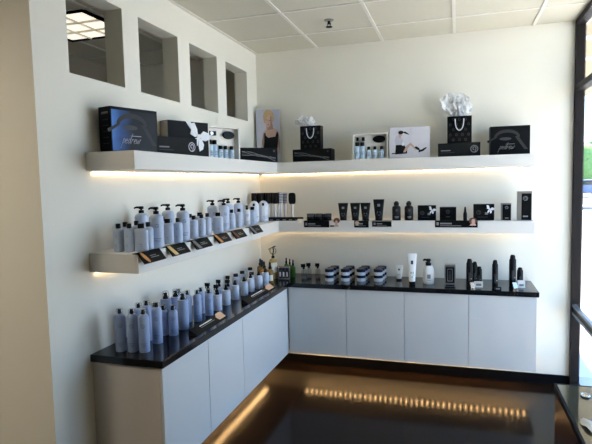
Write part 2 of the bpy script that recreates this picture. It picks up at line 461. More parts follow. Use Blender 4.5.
def mk_trig(r=.028, h=.19):
    def f():
        t = bpy.data.objects.new('trigger_bottle', None); C.objects.link(t)
        hb = h - .055
        b = MB(); b.lathe([(r * .93, 0), (r, .005), (r, hb - .02), (r * .8, hb - .008), (r * .42, hb)], M['blue'], 24); printing(b, r, hb * .6, hb * .24, M['print']); b.build('body', t)
        c = MB(); c.lathe([(.013, 0), (.013, .014), (.008, .018), (.008, .03)], M['black'], 14, c=(0, 0, hb)); c.box(-.022, .012, -.008, .008, hb + .028, hb + .052, M['black']); c.tube([(-.014, 0, hb + .03), (-.020, 0, hb + .012)], .004, M['black']); c.build('trigger', t, .002)
        return t
    return f
def mk_disc(r=.029, h=.14):
    def f():
        t = bpy.data.objects.new('disc_cap_bottle', None); C.objects.link(t)
        hb = h - .026
        b = MB(); b.lathe([(r * .93, 0), (r, .005), (r, hb - .01), (r * .9, hb - .002), (r * .6, hb)], M['blue'], 24); printing(b, r, hb * .7, hb * .26, M['print']); b.build('body', t)
        c = MB(); c.lathe([(.020, 0), (.020, .021), (.017, .024)], M['black'], 20, c=(0, 0, hb)); c.build('cap', t)
        return t
    return f
KINDS = {'s': (Kind(mk_small()), 'small black-capped blue bottle'),
         'f': (Kind(mk_small(.036, .024, .147, .017, .012)), 'wide flat black-capped blue bottle'),
         'p': (Kind(mk_pump()), 'tall blue pump bottle'),
         'n': (Kind(mk_nozzle), 'slim pale blue spray bottle'),
         'd': (Kind(mk_domed), 'pale blue domed bottle'),
         'a': (Kind(mk_can()), 'tall slim clear-capped blue can'),
         'a2': (Kind(mk_can(.027, .205)), 'medium slim clear-capped blue can'),
         'm': (Kind(mk_can(.028, .178)), 'short slim clear-capped blue can'),
         'b': (Kind(mk_mist()), 'tall square-shouldered blue mist bottle'),
         'c': (Kind(mk_conc()), 'short square-shouldered blue nozzle bottle'),
         't': (Kind(mk_trig()), 'blue black-triggered bottle'),
         't2': (Kind(mk_trig(.027, .15)), 'short blue black-triggered bottle'),
         'k': (Kind(mk_disc()), 'wide-capped round blue bottle')}
def row(items, z, where, group):
    """items in one row, ordered from the left as seen; the label counts look-alikes from the left"""
    tot = {}; cnt = {}
    for it in items: tot[it[0]] = tot.get(it[0], 0) + 1
    for it in items:
        k, desc = KINDS[it[0]]; i = cnt.get(it[0], 0); cnt[it[0]] = i + 1
        lab = ('the only ' if tot[it[0]] == 1 else ORD[i] + ' ') + desc + ('' if tot[it[0]] == 1 else ' from the left') + ', ' + where
        rz = .30 if it[0] in 'fd' else random.uniform(-.15, .15) + (.25 if it[0] == 'p' else 0)
        k.put((it[1], it[2], z), rz, lab, 'bottle', group)
row([('s', .124, -2.379), ('s', .186, -2.371), ('f', .247, -2.354), ('s', .235, -2.270), ('p', .243, -2.200), ('f', .201, -2.019), ('s', .236, -1.958), ('p', .228, -1.881), ('s', .233, -1.756),
     ('s', .226, -1.639), ('s', .206, -1.515), ('f', .249, -1.438), ('p', .194, -1.224), ('s', .193, -1.085), ('s', .205, -.975), ('n', .190, -.775), ('f', .196, -.672), ('d', .193, -.405)],
    ZL, 'front row, lower left shelf', 'blue bottles on the lower left shelf')
row([('s', .100, -2.286), ('s', .101, -2.183), ('p', .089, -2.112), ('s', .100, -1.905), ('p', .090, -1.825), ('s', .120, -1.600), ('f', .100, -1.425), ('p', .090, -1.200), ('p', .070, -.880), ('p', .130, -.810), ('d', .135, -.480)],
    ZL, 'back row, lower left shelf', 'blue bottles on the lower left shelf')
row([('a', .123, -2.403), ('a', .192, -2.394), ('a', .258, -2.386), ('a', .242, -2.236), ('m', .252, -2.083), ('b', .246, -1.954), ('a2', .247, -1.775), ('m', .251, -1.623), ('c', .247, -1.486), ('c', .238, -1.326),
     ('c', .231, -1.151), ('c', .245, -1.009), ('c', .240, -.862), ('c', .262, -.739), ('c', .264, -.592)], ZK, 'front row, left worktop', 'blue bottles on the black worktop')
row([('a', .149, -2.270), ('a', .158, -2.208), ('a2', .170, -2.147), ('m', .194, -2.093), ('b', .128, -1.955), ('b', .160, -1.891), ('a2', .110, -1.770), ('a2', .191, -1.803), ('m', .170, -1.583), ('t', .170, -1.473), ('t2', .170, -1.340),
     ('t2', .100, -1.158), ('t2', .170, -1.145), ('t2', .100, -.988), ('k', .100, -.843), ('k', .100, -.709), ('k', .199, -.742), ('k', .100, -.533)],
    ZK, 'back rows, left worktop', 'blue bottles on the black worktop')

# ------------------------------------------------------------------ sloped shelf signs on the left arm
def lines(b, x0, x1, zs, y, m, h=.004):
    for z, f in zs: b.box(x0, x0 + (x1 - x0) * f, y - .0006, y, z, z + h, m)
def edge_sign(label, y0, y1, m, pic='blob'):
    """sign clipped over the front edge of the left shelf: flat tongue on top, sloping card hanging in front"""
    L = y1 - y0
    t = thing('shelf_sign', label, 'sign', (.3015, (y0 + y1) / 2, ZL), PI / 2, 'sloped signs on the lower left shelf')
    # local: x along the shelf edge, -y out to the room, z up
    b = MB()
    vs = [(-L / 2, 0, .008), (L / 2, 0, .008), (L / 2, -.042, -.046), (-L / 2, -.042, -.046), (-L / 2, 0, .001), (L / 2, 0, .001), (L / 2, -.038, -.050), (-L / 2, -.038, -.050)]
    b.add(vs, [(3, 2, 1, 0), (4, 5, 6, 7), (0, 1, 5, 4), (1, 2, 6, 5), (2, 3, 7, 6), (3, 0, 4, 7)], M['card'])
    b.box(-L / 2, L / 2, 0, .03, .0005, .004, M['card'])
    b.build('card', t)
    n = Vector((0, -.054, .042)).normalized()
    def on(u, v, off): # u along x, v down the slope 0..1
        return Vector((u, -.042 * v, .008 - .054 * v)) + Vector((0, -.79, .61)) * off
    p = MB(); w = .052
    if pic == 'blob': uv = [(-L / 2 + .006 + .030 * (.5 + .5 * math.cos(a)) + .030 * (.5 + .5 * math.sin(a)), .5 + .5 * math.sin(a) * .98) for a in [2 * PI * i / 16 for i in range(16)]]
    else: uv = [(-L / 2 + .002, .03), (-L / 2 + .035, .03), (-L / 2 + .068, .97), (-L / 2 + .030, .97)]
    a = [on(u, v, .0015) for u, v in uv]; bb = [on(u, v, .0003) for u, v in uv]; k = len(uv)
    p.add(a + bb, [tuple(range(k))[::-1] if pic == 'blob' else tuple(range(k))[::-1], tuple(range(k, 2 * k))] + [(i, (i + 1) % k, k + (i + 1) % k, k + i) for i in range(k)], m)
    p.build('picture', t)
    x = MB()
    for v, f in ((.42, .55), (.58, .75)):
        u0 = -L / 2 + .08; u1 = u0 + (L - .1) * f
        vs = [on(u0, v, .001), on(u1, v, .001), on(u1, v + .07, .001), on(u0, v + .07, .001)]
        x.add(vs, [(3, 2, 1, 0)], M['grey'])
    x.build('print', t)
    return t
for y0, y1, m, pic, lab in ((-2.475, -2.275, 'orange', 'blob', 'sloped black shelf sign with an orange picture, nearest the viewer'),
                            (-2.205, -2.005, 'gold', 'slant', 'sloped black shelf sign with a yellow slanted picture'),
                            (-1.925, -1.715, 'steel', 'slant', 'sloped black shelf sign with a grey slanted picture'),
                            (-1.62, -1.42, 'orange', 'slant', 'sloped black shelf sign with an orange slanted picture, fourth from the left'),
                            (-1.345, -1.145, 'red', 'slant', 'sloped black shelf sign with an auburn picture, fifth from the left'),
                            (-1.01, -.81, 'grey', 'slant', 'sloped black shelf sign nearest the hairbrushes')):
    edge_sign(lab, y0, y1, M[m], pic)

# signs clipped flat on the front of the back arm of the lower shelf
def front_sign(label, x0, x1, zt, zb, face=None, fm=None, base=True):
    t = thing('shelf_sign', label, 'sign', ((x0 + x1) / 2, -.3235, ZL), 0, 'flat signs on the back shelf edge')
    L = x1 - x0; b = MB()
    b.box(-L / 2, L / 2, -.005, 0, zb - ZL, zt - ZL, M['card']); b.box(-L / 2, L / 2, 0, .025, .0005, .003, M['card'])
    b.build('card', t)
    x = MB(); h = zt - zb
    x.box(-L / 2 + .012, -L / 2 + .03, -.0056, -.005, zb - ZL + h * .3, zb - ZL + h * .75, M['grey'])
    x.box(-L / 2 + .04, -L / 2 + .04 + L * .28, -.0056, -.005, zb - ZL + h * .45, zb - ZL + h * .66, M['grey'])
    x.box(-L / 2 + .04, -L / 2 + .04 + L * .5, -.0056, -.005, zb - ZL + h * .2, zb - ZL + h * .28, M['grey'])
    x.build('print', t)
    if face is not None:
        fx, fz, r, hair = face
        fx -= (x0 + x1) / 2; fz -= ZL
        p = MB(); p.panel(ell(fx, fz, r * 1.25, r * 1.15), -.0075, .002, M[hair]); p.panel(ell(fx + r * .15, fz - r * .1, r * .58, r * .8), -.0085, .001, M['skin'])
        p.panel([(fx - r * 1.1, fz - r * 1.55), (fx + r * 1.1, fz - r * 1.55), (fx + r * .6, fz - r * .75), (fx - r * .3, fz - r * .75)], -.0080, .001, M['skin'])
        p.build('portrait', t)
    return t
front_sign('flat black sign in front of the low black jars', .545, .775, 1.418, 1.362)
t = front_sign('short black sign with a pale portrait under the twin tubes', .997, 1.122, 1.420, 1.363, (1.022, 1.402, .015, 'tan'))
front_sign('flat black sign under the tallest black tube', 1.152, 1.316, 1.416, 1.370)
front_sign('long black sign with a portrait at its right end', 1.671, 2.003, 1.424, 1.366, (1.966, 1.420, .024, 'red'))
# stand-alone portrait cut-out
t = thing('portrait_cutout', 'small red-haired portrait cut-out beside the low black jars', 'sign', (.838, -.3235, ZL))
p = MB(); p.panel(ell(.004, .004, .028, .024), -.004, .004, M['red']); p.box(-.03, .03, 0, .02, .0005, .003, M['card']); p.box(-.055, -.02, -.004, 0, -.05, -.038, M['card']); p.build('hair', t)
p = MB(); p.panel(ell(.002, -.012, .012, .018), -.006, .002, M['skin']); p.panel([(-.022, -.050), (.026, -.050), (.012, -.026), (-.006, -.026)], -.0055, .0015, M['skin']); p.build('face', t)

# ------------------------------------------------------------------ lower back shelf products
def lid_jar(r, h, mb_, ml, name='jar'):
    def f():
        t = bpy.data.objects.new(name, None); C.objects.link(t)
        MB().lathe([(r * .96, 0), (r, .003), (r, h * .56), (r * .92, h * .6)], M[mb_], 24).build('pot', t)
        MB().lathe([(r * 1.0, h * .6), (r * 1.0, h * .97), (r * .95, h)], M[ml], 24).build('lid', t)
        return t
    return f
K = Kind(lid_jar(.037, .062, 'black', 'dgrey'))
for i, x in enumerate((.592, .668, .744)): K.put((x, -.262, ZL), 0, '%s low black jar behind the flat black sign' % ['leftmost', 'middle', 'rightmost'][i], 'jar', 'black jars on the back shelf')
def mk_tube(w, h, body, cap, printm, name='squeeze_tube', capdown=True):
    def f():
        t = bpy.data.objects.new(name, None); C.objects.link(t)
        b = MB(); n = 20; hc = h * .11; vs = []; fs = []
        ks = 8
        for k in range(ks + 1):
            f_ = k / ks; z = hc + (h - hc) * f_
            rx = w * .33 + (w * .5 - w * .33) * f_; ry = w * .32 * (1 - f_) + .0018 * f_
            for i in range(n):
                a = 2 * PI * i / n; vs.append((rx * math.cos(a), ry * math.sin(a), z))
        for k in range(ks):
            for i in range(n):
                j = (i + 1) % n; fs.append((k * n + i, k * n + j, (k + 1) * n + j, (k + 1) * n + i))
        fs.append(tuple(range(n))[::-1]); fs.append(tuple(range(ks * n, ks * n + n)))
        b.add(vs, fs, M[body], True)
        def strip(x0, x1, za, zb):
            def yy(x, z):
                f_ = (z - hc) / (h - hc); rx = w * .33 + w * .17 * f_; ry = w * .32 * (1 - f_) + .0018 * f_
                return -ry * math.sqrt(max(0, 1 - (x / rx) ** 2)) - .0007
            b.add([(x0, yy(x0, za), za), (x1, yy(x1, za), za), (x1, yy(x1, zb), zb), (x0, yy(x0, zb), zb)], [(0, 1, 2, 3)], M[printm])
        strip(-w * .12, w * .12, h * .66, h * .78); strip(-w * .2, w * .2, h * .30, h * .33); strip(-w * .14, w * .14, h * .36, h * .42); strip(-w * .08, w * .08, h * .25, h * .27)
        b.build('tube', t)
        MB().lathe([(w * .32, 0), (w * .335, .003), (w * .335, hc), (w * .26, hc + .001)], M[cap], 20).build('cap', t)
        return t
    return f
K = Kind(mk_tube(.089, .153, 'black', 'card', 'grey'))
for x, y, l in ((.882, -.235, 'black squeeze tube standing alone right of the portrait cut-out'), (.990, -.235, 'left black squeeze tube of the touching pair'), (1.080, -.232, 'right black squeeze tube of the touching pair')):
    K.put((x, y, ZL), .12, l, 'tube', 'black tubes on the back shelf')
Kind(mk_tube(.096, .182, 'black', 'card', 'grey')).put((1.197, -.235, ZL), .12, 'tallest black squeeze tube on the back shelf', 'tube', 'black tubes on the back shelf')
def mk_black_bottle():
    t = bpy.data.objects.new('black_bottle', None); C.objects.link(t)
    b = MB(); b.lathe([(.034, 0), (.037, .004), (.037, .106), (.034, .116), (.026, .124), (.018, .126)], M['black'], 24)
    b.decal(.0374, .028, .034, -1.9, -.9, M['grey']); b.decal(.0374, .02, .024, -1.75, -1.0, M['grey']); b.decal(.0374, .078, .098, -1.6, -1.15, M['dgrey']); b.build('body', t)
    MB().lathe([(.021, .126), (.022, .130), (.022, .152), (.013, .156), (.013, .162), (.011, .164)], M['cardm'], 20).build('cap', t)
    return t
K = Kind(mk_black_bottle)
K.put((1.347, -.23, ZL), 0, 'left of two rounded black bottles on the back shelf', 'bottle', 'rounded black bottles'); K.put((1.452, -.23, ZL), 0, 'right of two rounded black bottles on the back shelf', 'bottle', 'rounded black bottles')

def bow_mesh(b, cx, cz, s, y, m):
    """a tied white ribbon bow: two loops, two tails, a knot"""
    def leaf(pts): b.panel([(cx + x * s, cz + z * s) for x, z in pts], y - .006, .006, m)
    leaf([(-.08, .05), (-.12, .5), (-.35, .95), (-.78, .85), (-.62, .45), (-.72, .15), (-.3, -.05)][::-1])
    leaf([(.08, .05), (.45, .38), (.95, .25), (1.0, -.15), (.62, -.3), (.3, -.25)][::-1])
    leaf([(-.1, -.05), (-.35, -.2), (-.62, -.75), (-.45, -.95), (-.1, -.6), (.0, -.15)])
    leaf([(.05, -.1), (-.02, -.6), (.05, -1.05), (.35, -.9), (.45, -.55), (.25, -.2)])
    b.panel(ell(cx, cz, .14 * s, .16 * s, 10), y - .010, .010, m)
    for a in (.35, .7): 
        b.panel([(cx - (.2 + .3 * a) * s, cz + .3 * s * a + .1 * s), (cx - (.18 + .3 * a) * s, cz + .3 * s * a + .1 * s), (cx - .1 * s, cz + .03 * s)], y - .008, .002, M['lilac'])
def emblem(b, cx, cz, r, y, m):
    """ring with an open curl inside"""
    n = 20
    for (ro, ri, a0, a1, dx, dz) in ((r, r * .8, 0, 2 * PI, 0, 0), (r * .5, r * .3, -.5, 4.6, .05 * r, .12 * r)):
        k = n
        for i in range(k):
            t0 = a0 + (a1 - a0) * i / k; t1 = a0 + (a1 - a0) * (i + 1) / k
            b.add([(cx + dx + q_ * math.cos(t), y, cz + dz + q_ * math.sin(t)) for t, q_ in ((t0, ri), (t0, ro), (t1, ro), (t1, ri))], [(0, 1, 2, 3)], m)
    b.add([(cx + .1 * r, y, cz - .75 * r), (cx + .3 * r, y, cz - .75 * r), (cx + .55 * r, y, cz + .1 * r), (cx + .35 * r, y, cz + .1 * r)], [(0, 1, 2, 3)], m)
def mk_giftbox(w, h, d, kind):
    def f():
        t = bpy.data.objects.new('gift_box', None); C.objects.link(t)
        MB().box(-w / 2, w / 2, -d / 2, d / 2, 0, h, M['card']).build('carton', t, .001)
        b = MB(); bow_mesh(b, w * .29, h * .70, h * .26, -d / 2 - .001, M['ribbon']); b.build('bow', t)
        x = MB(); y = -d / 2 - .0012
        emblem(x, -w * .25, h * .5, h * .14, y, M['dgrey']); x.box(-w * .3, w * .18, y, y + .001, h * .2, h * .225, M['dgrey']); x.box(w * .05, w * .2, y, y + .001, h * .36, h * .5, M['grey']); x.build('print', t)
        return t
    return f
Kind(mk_giftbox(.149, .126, .07, 1)).put((1.601, -.222, ZL), .02, 'small black gift box with white bow, left of the two on the back shelf', 'gift box', 'small bow boxes')
Kind(mk_giftbox(.158, .133, .07, 1)).put((2.052, -.222, ZL), .02, 'small black gift box with white bow, right of the two on the back shelf', 'gift box', 'small bow boxes')
def carton(name, label, cat, loc, rz, w, h, d, m, pr, pm='grey', lid=None):
    t = thing(name, label, cat, loc, rz)
    MB().box(-w / 2, w / 2, -d / 2, d / 2, 0, h, M[m]).build('carton', t, .001)
    x = MB(); y = -d / 2 - .0008
    for p in pr:
        if p[0] == 'e': emblem(x, p[1] * w, p[2] * h, p[3], y, M[pm])
        elif p[0] == 'p': x.box(p[1] * w, p[2] * w, y, y + .0007, p[3] * h, p[4] * h, M[p[5]])
        else: x.box(p[1] * w, p[2] * w, y - .0003, y, p[3] * h, p[4] * h, M[pm])
    x.build('print', t)
    return t
carton('product_box', 'plain square-fronted black box with a small emblem on the back shelf', 'box', (1.772, -.215, ZL), 0, .132, .110, .07, 'card', [('e', 0, .66, .016), ('l', -.13, .13, .25, .30)], 'dgrey')
t = thing('serum_vial', 'thin pointed black vial standing on the back shelf', 'vial', (1.908, -.25, ZL))
MB().lathe([(.014, 0), (.0155, .003), (.0155, .055), (.012, .068)], M['black'], 16).build('body', t); MB().lathe([(.011, .068), (.009, .085), (.0055, .110), (.004, .113)], M['cardm'], 16).build('tip', t)
def cube_box(name, label, x, w, h, d, rz):
    t = thing(name, label, 'box', (x, -.222, ZL), rz)
    MB().box(-w / 2, w / 2, -d / 2, d / 2, 0, h, M['taupe']).build('carton', t, .001)
    x_ = MB(); y = -d / 2 - .0015; x_.box(-w * (.20 if h > .2 else .34), w * .46, y, y + .0012, h * .02, h * .93, M['card']); x_.build('black_panel', t)
    p = MB(); emblem(p, w * .06, h * .76, w * .17, y - .0006, M['grey']); p.box(-w * .1, w * .24, y - .0008, y, h * .12, h * .17, M['grey']); p.build('print', t)
cube_box('product_box', 'small taupe-edged black box second from the right on the back shelf', 2.222, .078, .138, .066, -.06)
cube_box('product_box', 'tall taupe-edged black box at the right end of the back shelf', 2.358, .108, .232, .075, -.06)

# ------------------------------------------------------------------ hairbrush display in the corner
t = thing('brush_tray', 'black tray holding hairbrushes upright in the shelf corner', 'tray', (.30, -.270, ZL))
b = MB(); b.box(-.245, .155, -.045, .045, 0, .022, M['black']); b.box(-.10, .235, -.044, -.036, .022, .034, M['black']); b.box(.155, .235, -.042, -.030, .018, .024, M['black']); b.build('tray', t, .002)
p = MB()
for k in range(4): p.box(-.08 + k * .06, -.05 + k * .06, -.0458, -.045, .005, .014, M['grey'])
p.build('print', t)
def mk_round_brush():
    t = bpy.data.objects.new('round_brush', None); C.objects.link(t)
    MB().lathe([(.010, 0), (.0115, .004), (.0105, .05), (.012, .11), (.010, .140)], M['pale'] if False else M['white'], 14).build('handle', t)
    b = MB(); n = 14
    b.lathe([(.013, .132), (.024, .137), (.0265, .143), (.0265, .226), (.023, .233)], M['black'], n)
    for k in range(10):
        z = .148 + k * .008
        for i in range(12):
            a = 2 * PI * (i + .5 * (k % 2)) / 12
            b.tube([(.025 * math.cos(a), .025 * math.sin(a), z), (.0268 * math.cos(a), .0268 * math.sin(a), z + .001)], .0012, M['black'], 4)
    b.build('bristle_barrel', t)
    return t
def mk_thermal_brush():
    t = bpy.data.objects.new('thermal_brush', None); C.objects.link(t)
    MB().lathe([(.010, 0), (.0115, .004), (.0105, .05), (.012, .11), (.010, .132)], M['lilac2'], 14).build('handle', t)
    b = MB(); b.lathe([(.012, .131), (.0175, .135), (.0175, .225), (.013, .231)], M['lilac'], 16)
    for k in range(6): b.box(-.0178, .0178, -.0178, .0178, .143 + k * .014, .148 + k * .014, M['dgrey'])
    b.build('barrel', t)
    return t
def mk_paddle_brush():
    t = bpy.data.objects.new('paddle_brush', None); C.objects.link(t)
    MB().lathe([(.009, 0), (.0105, .004), (.010, .05), (.011, .11), (.009, .130)], M['lilac2'], 14).build('handle', t)
    b = MB(); b.panel([(x, z) for x, z in [(.033 * math.copysign(abs(math.cos(a)) ** .5, math.cos(a)), .178 + .052 * math.copysign(abs(math.sin(a)) ** .5, math.sin(a))) for a in [2 * PI * i / 28 for i in range(28)]]], -.008, .018, M['black'])
    b.build('paddle', t, .003)
    q = MB()
    for i in range(5):
        for j in range(9): q.tube([(-.02 + i * .01, -.008, .142 + j * .0092), (-.02 + i * .01, -.016, .142 + j * .0092)], .0012, M['cardm'], 4)
    q.build('bristles', t)
    return t
KR = Kind(mk_round_brush); KT = Kind(mk_thermal_brush)
xs = [.060, .075, .128, .143, .196, .211, .264, .279]
for i, x in enumerate(xs): KR.put((x, -.262 + (.027 if i % 2 else -.027), ZL + .022), .1 * i, '%s thick black round hairbrush from the left in the corner tray' % ORD[i], 'hairbrush', 'brushes in the corner tray')
KT.put((.318, -.285, ZL + .022), 0, 'left grey-barrelled hairbrush in the corner tray', 'hairbrush', 'brushes in the corner tray')
KT.put((.344, -.240, ZL + .022), .3, 'right grey-barrelled hairbrush in the corner tray', 'hairbrush', 'brushes in the corner tray')
o = mk_paddle_brush(); o.location = (.418, -.262, ZL + .022); tag(o, 'flat black paddle hairbrush at the right end of the corner tray', 'hairbrush', 'brushes in the corner tray')

# ------------------------------------------------------------------ upper shelf
def at_local(loc, rz, p):
    c, s = math.cos(rz), math.sin(rz)
    return (loc[0] + c * p[0] - s * p[1], loc[1] + s * p[0] + c * p[1], loc[2] + p[2])
def dryer_art(b, w, h, y, m, m2):
    # printed hairdryer: arched body, nozzle and handle
    cx, cz = w * .56, h * .62
    out = [(cx + h * .42 * math.cos(a), cz + h * .26 * math.sin(a)) for a in [PI * i / 12 for i in range(13)]]
    inn = [(cx + h * .34 * math.cos(a), cz + h * .17 * math.sin(a) - .004) for a in [PI * i / 12 for i in range(13)]]
    for i in range(12):
        b.add([(out[i][0], y, out[i][1]), (out[i + 1][0], y, out[i + 1][1]), (inn[i + 1][0], y, inn[i + 1][1]), (inn[i][0], y, inn[i][1])], [(0, 1, 2, 3)], m)
    b.add([(cx - h * .34, y, cz - .004), (cx - h * .42, y, cz), (cx - h * .66, y, cz - h * .12), (cx - h * .62, y, cz - h * .19)], [(0, 1, 2, 3)], m)
    b.add([(cx + h * .25, y, cz + h * .02), (cx + h * .36, y, cz + h * .02), (cx + h * .68, y, cz - h * .44), (cx + h * .56, y, cz - h * .44)], [(0, 1, 2, 3)], m)
    vs = ell(cx - h * .05, cz - h * .06, h * .2, h * .055, 14)
    b.add([(x, y, z) for x, z in vs], [tuple(range(14))], m2)
def dryer_box(label, loc, rz, w, h, d, blue):
    t = thing('hairdryer_box', label, 'box', loc, rz)
    MB().box(0, w, 0, d, 0, h, M['card']).build('carton', t, .0015)
    x = MB()
    if blue:
        x.box(.006, w - .012, -.0012, 0, .008, h - .016, M['blue_reflect'])  # sheet carrying the painted window reflection, below the printed dryer
        for k in range(6): x.box(-.0008, 0, .02, d * .7, h * (.84 - k * .13), h * (.86 - k * .13), M['dgrey'])
        x.box(-.0008, 0, .02, d * .75, h * .84, h * .89, M['grey'])
    dryer_art(x, w * (.78 if blue else .76), h, -.0018, M['cardp'], M['dgrey'])
    x.build('artwork', t)
    script(t, h * .115, M['lilac'] if blue else M['grey'], (w * (.20 if blue else .22), -.002, h * .20))
    s = MB(); s.box(w * .40, w * .62, -.0016, -.0008, h * .37, h * .385, M['lilac'] if blue else M['grey']); s.build('print', t)
    return t
# blue window reflection painted into the black front of the large dryer carton
m = bpy.data.materials.new('painted_blue_reflection'); m.use_nodes = True; nt = m.node_tree; bs = nt.nodes['Principled BSDF']
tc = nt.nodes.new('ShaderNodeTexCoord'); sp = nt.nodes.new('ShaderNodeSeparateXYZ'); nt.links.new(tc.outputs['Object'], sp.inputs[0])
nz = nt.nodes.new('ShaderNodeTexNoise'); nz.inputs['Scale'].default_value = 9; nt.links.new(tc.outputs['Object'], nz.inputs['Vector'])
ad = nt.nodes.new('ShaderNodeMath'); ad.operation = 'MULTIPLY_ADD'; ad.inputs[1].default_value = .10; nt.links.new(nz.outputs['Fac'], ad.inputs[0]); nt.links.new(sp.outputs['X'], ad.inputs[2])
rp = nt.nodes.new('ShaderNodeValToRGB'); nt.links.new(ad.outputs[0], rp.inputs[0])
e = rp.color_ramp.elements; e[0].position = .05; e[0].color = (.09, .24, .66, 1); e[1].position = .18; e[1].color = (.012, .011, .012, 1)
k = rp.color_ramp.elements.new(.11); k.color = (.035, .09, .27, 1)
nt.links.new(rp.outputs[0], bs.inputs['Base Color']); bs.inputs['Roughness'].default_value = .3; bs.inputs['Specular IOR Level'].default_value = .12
M['blue_reflect'] = m
TH = lambda th: PI / 2 - math.radians(th)
dryer_box('large black hairdryer box, blue reflection painted on its front, near end of upper shelf', (.12, -2.393, ZU), TH(17), .31, .240, .10, True)
dryer_box('black hairdryer box with grey artwork at the right end of the upper shelf', (2.10, -.20, ZU), .035, .30, .232, .10, False)
def bow_box(label, loc, rz, w, h, d):
    t = thing('gift_box', label, 'gift box', loc, rz)
    MB().box(0, w, 0, d, 0, h, M['card']).build('carton', t, .0015)
    MB().box(-.0012, 0, .003, d - .003, .003, h - .003, M['tan']).build('tan_side', t)
    b = MB(); bow_mesh(b, w * .73, h * .60, h * .40, -.001, M['ribbon'])
    b.panel([(w * .42, h), (w * .54, h), (w * .69, h * .66), (w * .63, h * .64)], -.004, .003, M['ribbon']); b.build('bow', t)
bow_box('large black gift box with a white ribbon bow on the upper left shelf', (.08, -1.765, ZU), TH(23), .33, .238, .10)
def low_box(label, loc, rz, w, h, d, art):
    t = thing('low_box', label, 'box', loc, rz)
    MB().box(0, w, 0, d, 0, h, M['cardm'] if art == 'text' else M['card']).build('carton', t, .0015)
    x = MB(); y = -.0012
    if art == 'text':
        x.box(w * .07, w * .30, y, y + .001, h * .42, h * .49, M['grey']); x.box(w * .07, w * .4, y, y + .001, h * .28, h * .32, M['dgrey']); emblem(x, w * .86, h * .52, h * .27, y, M['lilac'] if label.startswith('long low black box with small') else M['grey'])
    else:   # sweeping streaks, like printed hair
        for k in range(5):
            p = [(w * (.04 + .9 * i / 16), h * (.72 - .45 * (i / 16) ** (1 + .2 * k) - .04 * k + .08 * math.sin(i * .4 + k))) for i in range(17)]
            for i in range(16): x.add([(p[i][0], y, p[i][1]), (p[i + 1][0], y, p[i + 1][1]), (p[i + 1][0], y, p[i + 1][1] + h * .03), (p[i][0], y, p[i][1] + h * .03)], [(0, 1, 2, 3)], M['dgrey' if k % 2 else 'grey'])
        x.add([(xx, y - .0003, zz) for xx, zz in ell(w * .9, h * .78, h * .08, h * .09, 12)], [tuple(range(12))], M['dgrey'])
    x.build('print', t)
    return t
low_box('long low black box with small print in front of the big bow gift box', (.155, -2.030, ZU), TH(16), .34, .112, .07, 'text')
low_box('long low black box with grey streaks in front of the portrait poster', (.062, -.578, ZU), TH(51), .34, .128, .06, 'streak')
low_box('long low black box with grey streaks under the left gift bag', (.425, -.235, ZU), 0., .362, .113, .12, 'streak')
low_box('long low black box with an emblem under the right gift bag', (1.692, -.235, ZU), 0., .332, .112, .12, 'text')

def gift_bag(label, loc, rz, w, h, d):
    t = thing('gift_bag', label, 'gift bag', loc, rz)
    b = MB(); T_ = .002
    b.box(-w / 2, w / 2, -d / 2, -d / 2 + T_, 0, h, M['card']); b.box(-w / 2, w / 2, d / 2 - T_, d / 2, 0, h, M['card'])
    b.box(-w / 2, -w / 2 + T_, -d / 2, d / 2, 0, h, M['card']); b.box(w / 2 - T_, w / 2, -d / 2, d / 2, 0, h, M['card']); b.box(-w / 2, w / 2, -d / 2, d / 2, 0, T_, M['card'])
    b.build('bag', t)
    x = MB(); y = -d / 2 - .0008
    for j in range(5):
        for i in range(4 if j % 2 else 3):
            cx = -w / 2 + w * ((i + .5) / 4 if j % 2 else (i + 1) / 4); cz = h * (.12 + j * .19)
            x.add([(xx, y, zz) for xx, zz in ell(cx, cz, .010, .012, 10)], [tuple(range(10))], M['dgrey'])
            x.add([(xx, y - .0003, zz) for xx, zz in ell(cx, cz, .006, .007, 10)], [tuple(range(10))], M['card'])
    x.build('dot_pattern', t)
    hd = MB(); k = 14
    hd.tube([(-.034 * math.cos(PI * i / k) , -d / 2 - .005, h * .90 - h * .43 * math.sin(PI * i / k) ** .8) for i in range(k + 1)], .004, M['ribbon'], 8)
    hd.build('rope_handle', t)
    return t
def crumple(label, loc, w, h, seed, lean):
    """several crumpled sheets of tissue standing up out of the bag"""
    rnd = random.Random(seed); t = MB(); n = 9
    for s in range(6):
        cx = rnd.uniform(-.3, .3) * w; cy = rnd.uniform(-.02, .02); hh = h * rnd.uniform(.65, 1.0); ang = rnd.uniform(0, PI); sp_ = w * rnd.uniform(.25, .42)
        vs = []; fs = []
        for i in range(n + 1):
            for j in range(n + 1):
                u = i / n - .5; v = j / n
                spread = .35 + .9 * v * (1.15 - .45 * v)
                px = cx * (.4 + .8 * v) + u * 2 * sp_ * spread * math.cos(ang) * 1.1 + lean * v * v + rnd.uniform(-1, 1) * .010
                py = cy + u * .11 * spread * math.sin(ang) + rnd.uniform(-1, 1) * .012
                pz = -.03 + (hh + .03) * v * (1 - .5 * abs(u)) + rnd.uniform(-1, 1) * .009
                m_ = w * .62
                vs.append((max(-m_, min(m_, px)) if pz > .012 else max(-w * .36, min(w * .36, px)), max(-.045, min(.055, py)) if pz > .012 else max(-.028, min(.028, py)), pz))
        for i in range(n):
            for j in range(n):
                a = i * (n + 1) + j; fs.append((a, a + n + 1, a + n + 2, a + 1))
        t.add(vs, fs, M['tissue'])
    o = t.build('tissue_paper', None, loc=loc)
    sd = o.modifiers.new('thick', 'SOLIDIFY'); sd.thickness = .0008
    return tag(o, label, 'tissue paper')
gift_bag('black dotted gift bag with white handle on the left streaked box', (.590, -.175, ZU + .113), 0, .190, .206, .09)
crumple('crumpled white tissue in the left gift bag', (.575, -.175, ZU + .113 + .206), .23, .115, 3, -.02)
